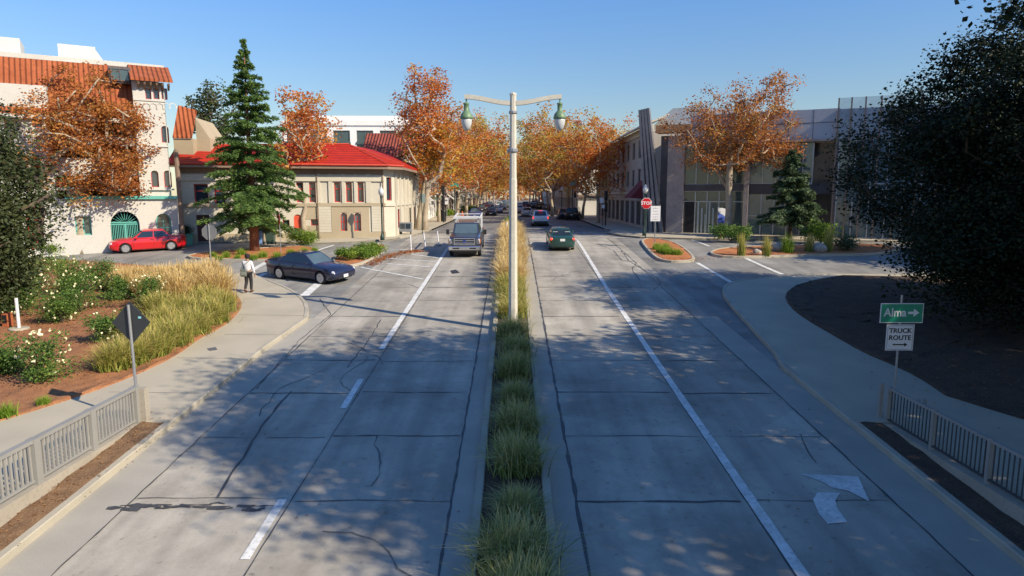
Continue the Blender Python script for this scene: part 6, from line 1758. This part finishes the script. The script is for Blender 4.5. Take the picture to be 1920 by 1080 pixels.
def boulder(label, px, py, s, seed):
    r = random.Random(seed); bm = bmesh.new(); bmesh.ops.create_icosphere(bm, subdivisions=3, radius=1)
    for v in bm.verts:
        k = 1 + .18 * math.sin(3 * v.co.x + seed) * math.cos(2.3 * v.co.y) + r.uniform(-.04, .04); v.co = Vector((v.co.x * s * k, v.co.y * s * .8 * k, v.co.z * s * .7 * k))
    me = bpy.data.meshes.new('boulder'); bm.to_mesh(me); bm.free(); me.materials.append(nmat('boulder_rock', [(.3, .27, .24), (.42, .38, .34), (.2, .18, .16)], .9, .4, 8, .02)); me.shade_smooth()
    p = G(px, py, .1); o = meshobj('boulder', me); o.location = p + Vector((0, 0, s * .4)); tag(o, label, 'boulder', 'boulders in the right bed')
boulder('darker boulder between the grasses in the right bed', 1459, 470, .42, 1); boulder('large pale boulder in front of the broad leaved shrub', 1536, 472, .52, 2); boulder('small brown boulder left in the right bed', 1420, 476, .28, 3)
# fallen leaves in drifts
def litter(name, pts, n, size, mat, spread, zf=zroad, h=.03, lab=''):
    r = np.random.default_rng(9); C = []
    Gp = [G(a, b, 0, zf) for a, b in pts]
    for i in range(n):
        k = r.integers(0, len(Gp) - 1); t = r.uniform(); p = Gp[k].lerp(Gp[k + 1], t)
        x = p.x + r.normal() * spread; y = p.y + r.normal() * spread; C.append((x, y, zf(x, y) + h))
    C = np.array(C); A = unit(r, n); A[:, 2] *= .2; B = np.cross(A, np.array([0, 0, 1.])); B /= np.linalg.norm(B, axis=1, keepdims=True); s = size * r.uniform(.6, 1.3, (n, 1))
    o = meshobj(name, quadmesh(name, C, A * s, B * s * .8, r.uniform(0, .75, n), mat)); tag(o, lab, 'fallen leaves', kind='stuff')
litter('fallen_leaves', [(692, 497), (722, 482), (760, 473), (790, 470)], 1100, .08, L_ORANGE, .33, lab='drift of orange fallen leaves along the kerb of the left island')
litter('fallen_leaves', [(-40, 1000), (60, 900), (200, 830), (300, 790)], 700, .028, L_DRY, .45, zf=lambda x, y: zside(x, y) + .16 if x < -9.2 else zverge(x, y) if x < -8.44 else zroad(x, y) + .17, lab='scattered dry leaves along the left verge')
litter('fallen_leaves', [(1500, 720), (1300, 620), (1250, 560), (1100, 470), (1000, 700), (1400, 900), (700, 900)], 600, .03, L_DRY, 1.6, lab='sparse fallen leaves scattered over the carriageway')
litter('fallen_leaves', [(50, 700), (150, 650), (100, 600), (200, 580)], 2600, .035, L_DRY, 1.5, zf=lambda x, y: zside(x, y) + .19, lab='dry leaves and bark chips in the left bed')
litter('fallen_leaves', [(1560, 560), (1700, 640), (1800, 700), (1900, 720)], 1500, .035, L_DRY, 1.5, zf=lambda x, y: zside(x, y) + .19, lab='dry leaves under the live oak')
litter('fallen_leaves', [(1225, 487), (1290, 490), (1400, 478), (1560, 470)], 500, .06, L_ORANGE, .4, h=.13, lab='dry leaves in the right islands')
# evergreen at the left edge, unseen oaks right that shade the road and the glass building
oak(61, 'dark olive evergreen tree at the left edge over the rose bed', 2.2, (0, 0, 4.8), (2.6, 3.6, 4.0), 250, 230, .95, .085, mat=L_OLIVE, x=-20.4, y=24.5, group=None, extra=[((.6, 0, 2.2), (1.9, 2.2, 1.4), 40)])
def oak_off(seed, label, c, rad, n, x, y, leaf=.17, per=150, cr=1.3):
    oak(seed, label, 3.2, c, rad, n, per, cr, leaf, x=x, y=y)
oak_off(52, 'tall live oak right of the camera whose shade covers the near lanes', (0, 0, 11.2), (6.4, 6.4, 3.6), 290, 13.3, 9.0, .105, 380, 1.25)
oak_off(53, 'live oak behind the camera on the right', (0, 0, 9.5), (5.6, 5.6, 4.2), 200, 19.0, -1.0)
oak_off(55, 'live oak between the right path and the fence, outside the picture', (0, 0, 7.8), (5.6, 5.6, 5.4), 260, 22.0, 14.0)
oak_off(56, 'live oak farther back on the right slope, outside the picture', (0, 0, 7.8), (6, 6, 5.0), 220, 30, 21)
oak_off(57, 'live oak over the near end of the right path, outside the picture', (0, 0, 7.4), (5.2, 5.2, 5.0), 220, 20.5, 6.0)
oak_off(54, 'live oak at the right beyond the glass building corner', (0, 0, 7.6), (5.5, 5.5, 4.6), 150, 33, 37)
# ------------------------------------------------------------------ the pedestrian
def person(px, py):
    p = G(px, py, .155, zside)
    t = thing('person', 'pedestrian in a white shirt, dark trousers and cap walking away with a shoulder bag', 'person', tuple(p), R(0))
    SKIN = flat('skin', (.32, .19, .13), .6); SHIRT = flat('white_shirt', (.68, .68, .70), .8, bump=.01); TR = flat('dark_trousers', (.02, .02, .024), .85); SHOE = flat('brown_shoe', (.07, .025, .02), .5)
    def skin(name, V, E, Rd, mat, sub=2):
        me = bpy.data.meshes.new(name); me.from_pydata(V, E, []); o = bpy.data.objects.new(name, me); COL.objects.link(o)
        md = o.modifiers.new('s', 'SKIN'); 
        for i, r_ in enumerate(Rd): me.skin_vertices[0].data[i].radius = r_ if hasattr(r_, '__len__') else (r_, r_)
        me.skin_vertices[0].data[0].use_root = True
        s = o.modifiers.new('u', 'SUBSURF'); s.levels = sub; s.render_levels = sub
        bake(o); o.data.materials.clear(); o.data.materials.append(mat); o.data.shade_smooth(); o.parent = t; return o
    # body: faces +Y (away), weight on the right leg, left leg trailing
    V = [(0, 0, .95), (0, .0, 1.15), (0, .01, 1.35), (0, .0, 1.47), (0, .015, 1.54), (0, .03, 1.62), (0, .03, 1.70),
         (.17, 0, 1.41), (.25, -.03, 1.13), (.27, .06, .88), (.27, .09, .80),
         (-.17, 0, 1.41), (-.25, .02, 1.13), (-.27, .12, .92), (-.27, .16, .86),
         (.09, 0, .88), (.10, .07, .48), (.10, .03, .09), (.10, .13, .05),
         (-.09, 0, .88), (-.10, .04, .49), (-.10, -.19, .15), (-.10, -.13, .05)]
    E = [(0, 1), (1, 2), (2, 3), (3, 4), (4, 5), (5, 6), (2, 7), (7, 8), (8, 9), (9, 10), (2, 11), (11, 12), (12, 13), (13, 14), (0, 15), (15, 16), (16, 17), (17, 18), (0, 19), (19, 20), (20, 21), (21, 22)]
    Rd = [(.15, .11), (.145, .10), (.17, .11), (.07, .065), (.055, .055), (.085, .10), (.07, .085), .06, .045, .032, .022, .06, .045, .032, .022, .085, .058, .042, .035, .085, .058, .042, .035]
    skin('body', V, E, Rd, SKIN)
    def swell(k): return [tuple(x * k for x in (r_ if hasattr(r_, '__len__') else (r_, r_))) for r_ in Rd]
    i1 = [0, 1, 2, 7, 8, 9, 11, 12, 13]
    Vs = [V[i] for i in i1]; Vs[0] = (0, 0, .93); Rs = [tuple(x * 1.16 + .008 for x in (Rd[i] if hasattr(Rd[i], '__len__') else (Rd[i], Rd[i]))) for i in i1]
    Vs.append((0, 0, 1.44)); Rs.append((.085, .075))
    skin('shirt', Vs, [(0, 1), (1, 2), (2, 3), (3, 4), (4, 5), (2, 6), (6, 7), (7, 8), (2, 9)], Rs, SHIRT)
    i2 = [0, 15, 16, 17, 19, 20, 21]
    Vt = [V[i] for i in i2]; Rt = [tuple(x * 1.15 + .014 for x in (Rd[i] if hasattr(Rd[i], '__len__') else (Rd[i], Rd[i]))) for i in i2]; Rt[0] = (.165, .125)
    skin('trousers', Vt, [(0, 1), (1, 2), (2, 3), (0, 4), (4, 5), (5, 6)], Rt, TR)
    MB().box((.10, .08, .045), (.095, .27, .09)).build('shoe', SHOE, t, bevel=.035); MB().box((-.10, -.14, .08), (.095, .26, .09), m=Matrix.Rotation(R(-25), 3, 'X')).build('shoe', SHOE, t, bevel=.035)
    MB().lathe([(.112, 1.655), (.118, 1.69), (.112, 1.75), (.07, 1.79), (.01, 1.80)], (0, .02, 0), 16).box((0, .15, 1.68), (.16, .12, .015)).build('cap', flat('black_cap', (.012, .012, .014), .8), t, smooth=True)
    MB().lathe([(.09, 1.58), (.108, 1.62), (.112, 1.66)], (0, .015, 0), 14).build('hair', flat('dark_hair', (.012, .01, .01), .7), t, smooth=True)
    for s, hx, hy, hz in ((1, .27, .10, .80), (-1, -.27, .17, .86)):
        m = MB(); m.box((hx, hy, hz - .03), (.03, .075, .09))
        for f in range(4): m.tube([(hx, hy - .03 + f * .02, hz - .07), (hx, hy - .03 + f * .021, hz - .12), (hx - s * .015, hy - .03 + f * .02, hz - .155 + .008 * abs(f - 1.5))], [.0095, .009, .007], 6)
        m.tube([(hx, hy + .035, hz - .01), (hx - s * .01, hy + .06, hz - .05), (hx - s * .015, hy + .06, hz - .08)], [.011, .01, .008], 6)
        m.build('hand', SKIN, t, bevel=.006)
    b = thing('shoulder_bag', 'grey-green shoulder bag hanging at the hip of the pedestrian', 'bag', tuple(p), 0)
    MB().box((-.13, -.2, .93), (.30, .12, .36)).build('pouch', flat('bag_grey', (.12, .14, .12), .8), b, bevel=.05)
    MB().box((-.13, -.263, .9), (.22, .02, .16)).build('pocket', flat('bag_light', (.22, .25, .22), .8), b, bevel=.01)
    m = MB()
    pts = [(-.26, -.17, 1.08), (-.14, -.18, 1.25), (.06, -.14, 1.42), (.13, -.02, 1.49), (.08, .11, 1.40), (-.10, .15, 1.2), (-.26, .02, 1.06), (-.27, -.15, 1.06)]
    m.tube(pts, .014, 5).build('strap', flat('bag_grey', (.12, .14, .12), .8), b)
    return t
person(467, 548)
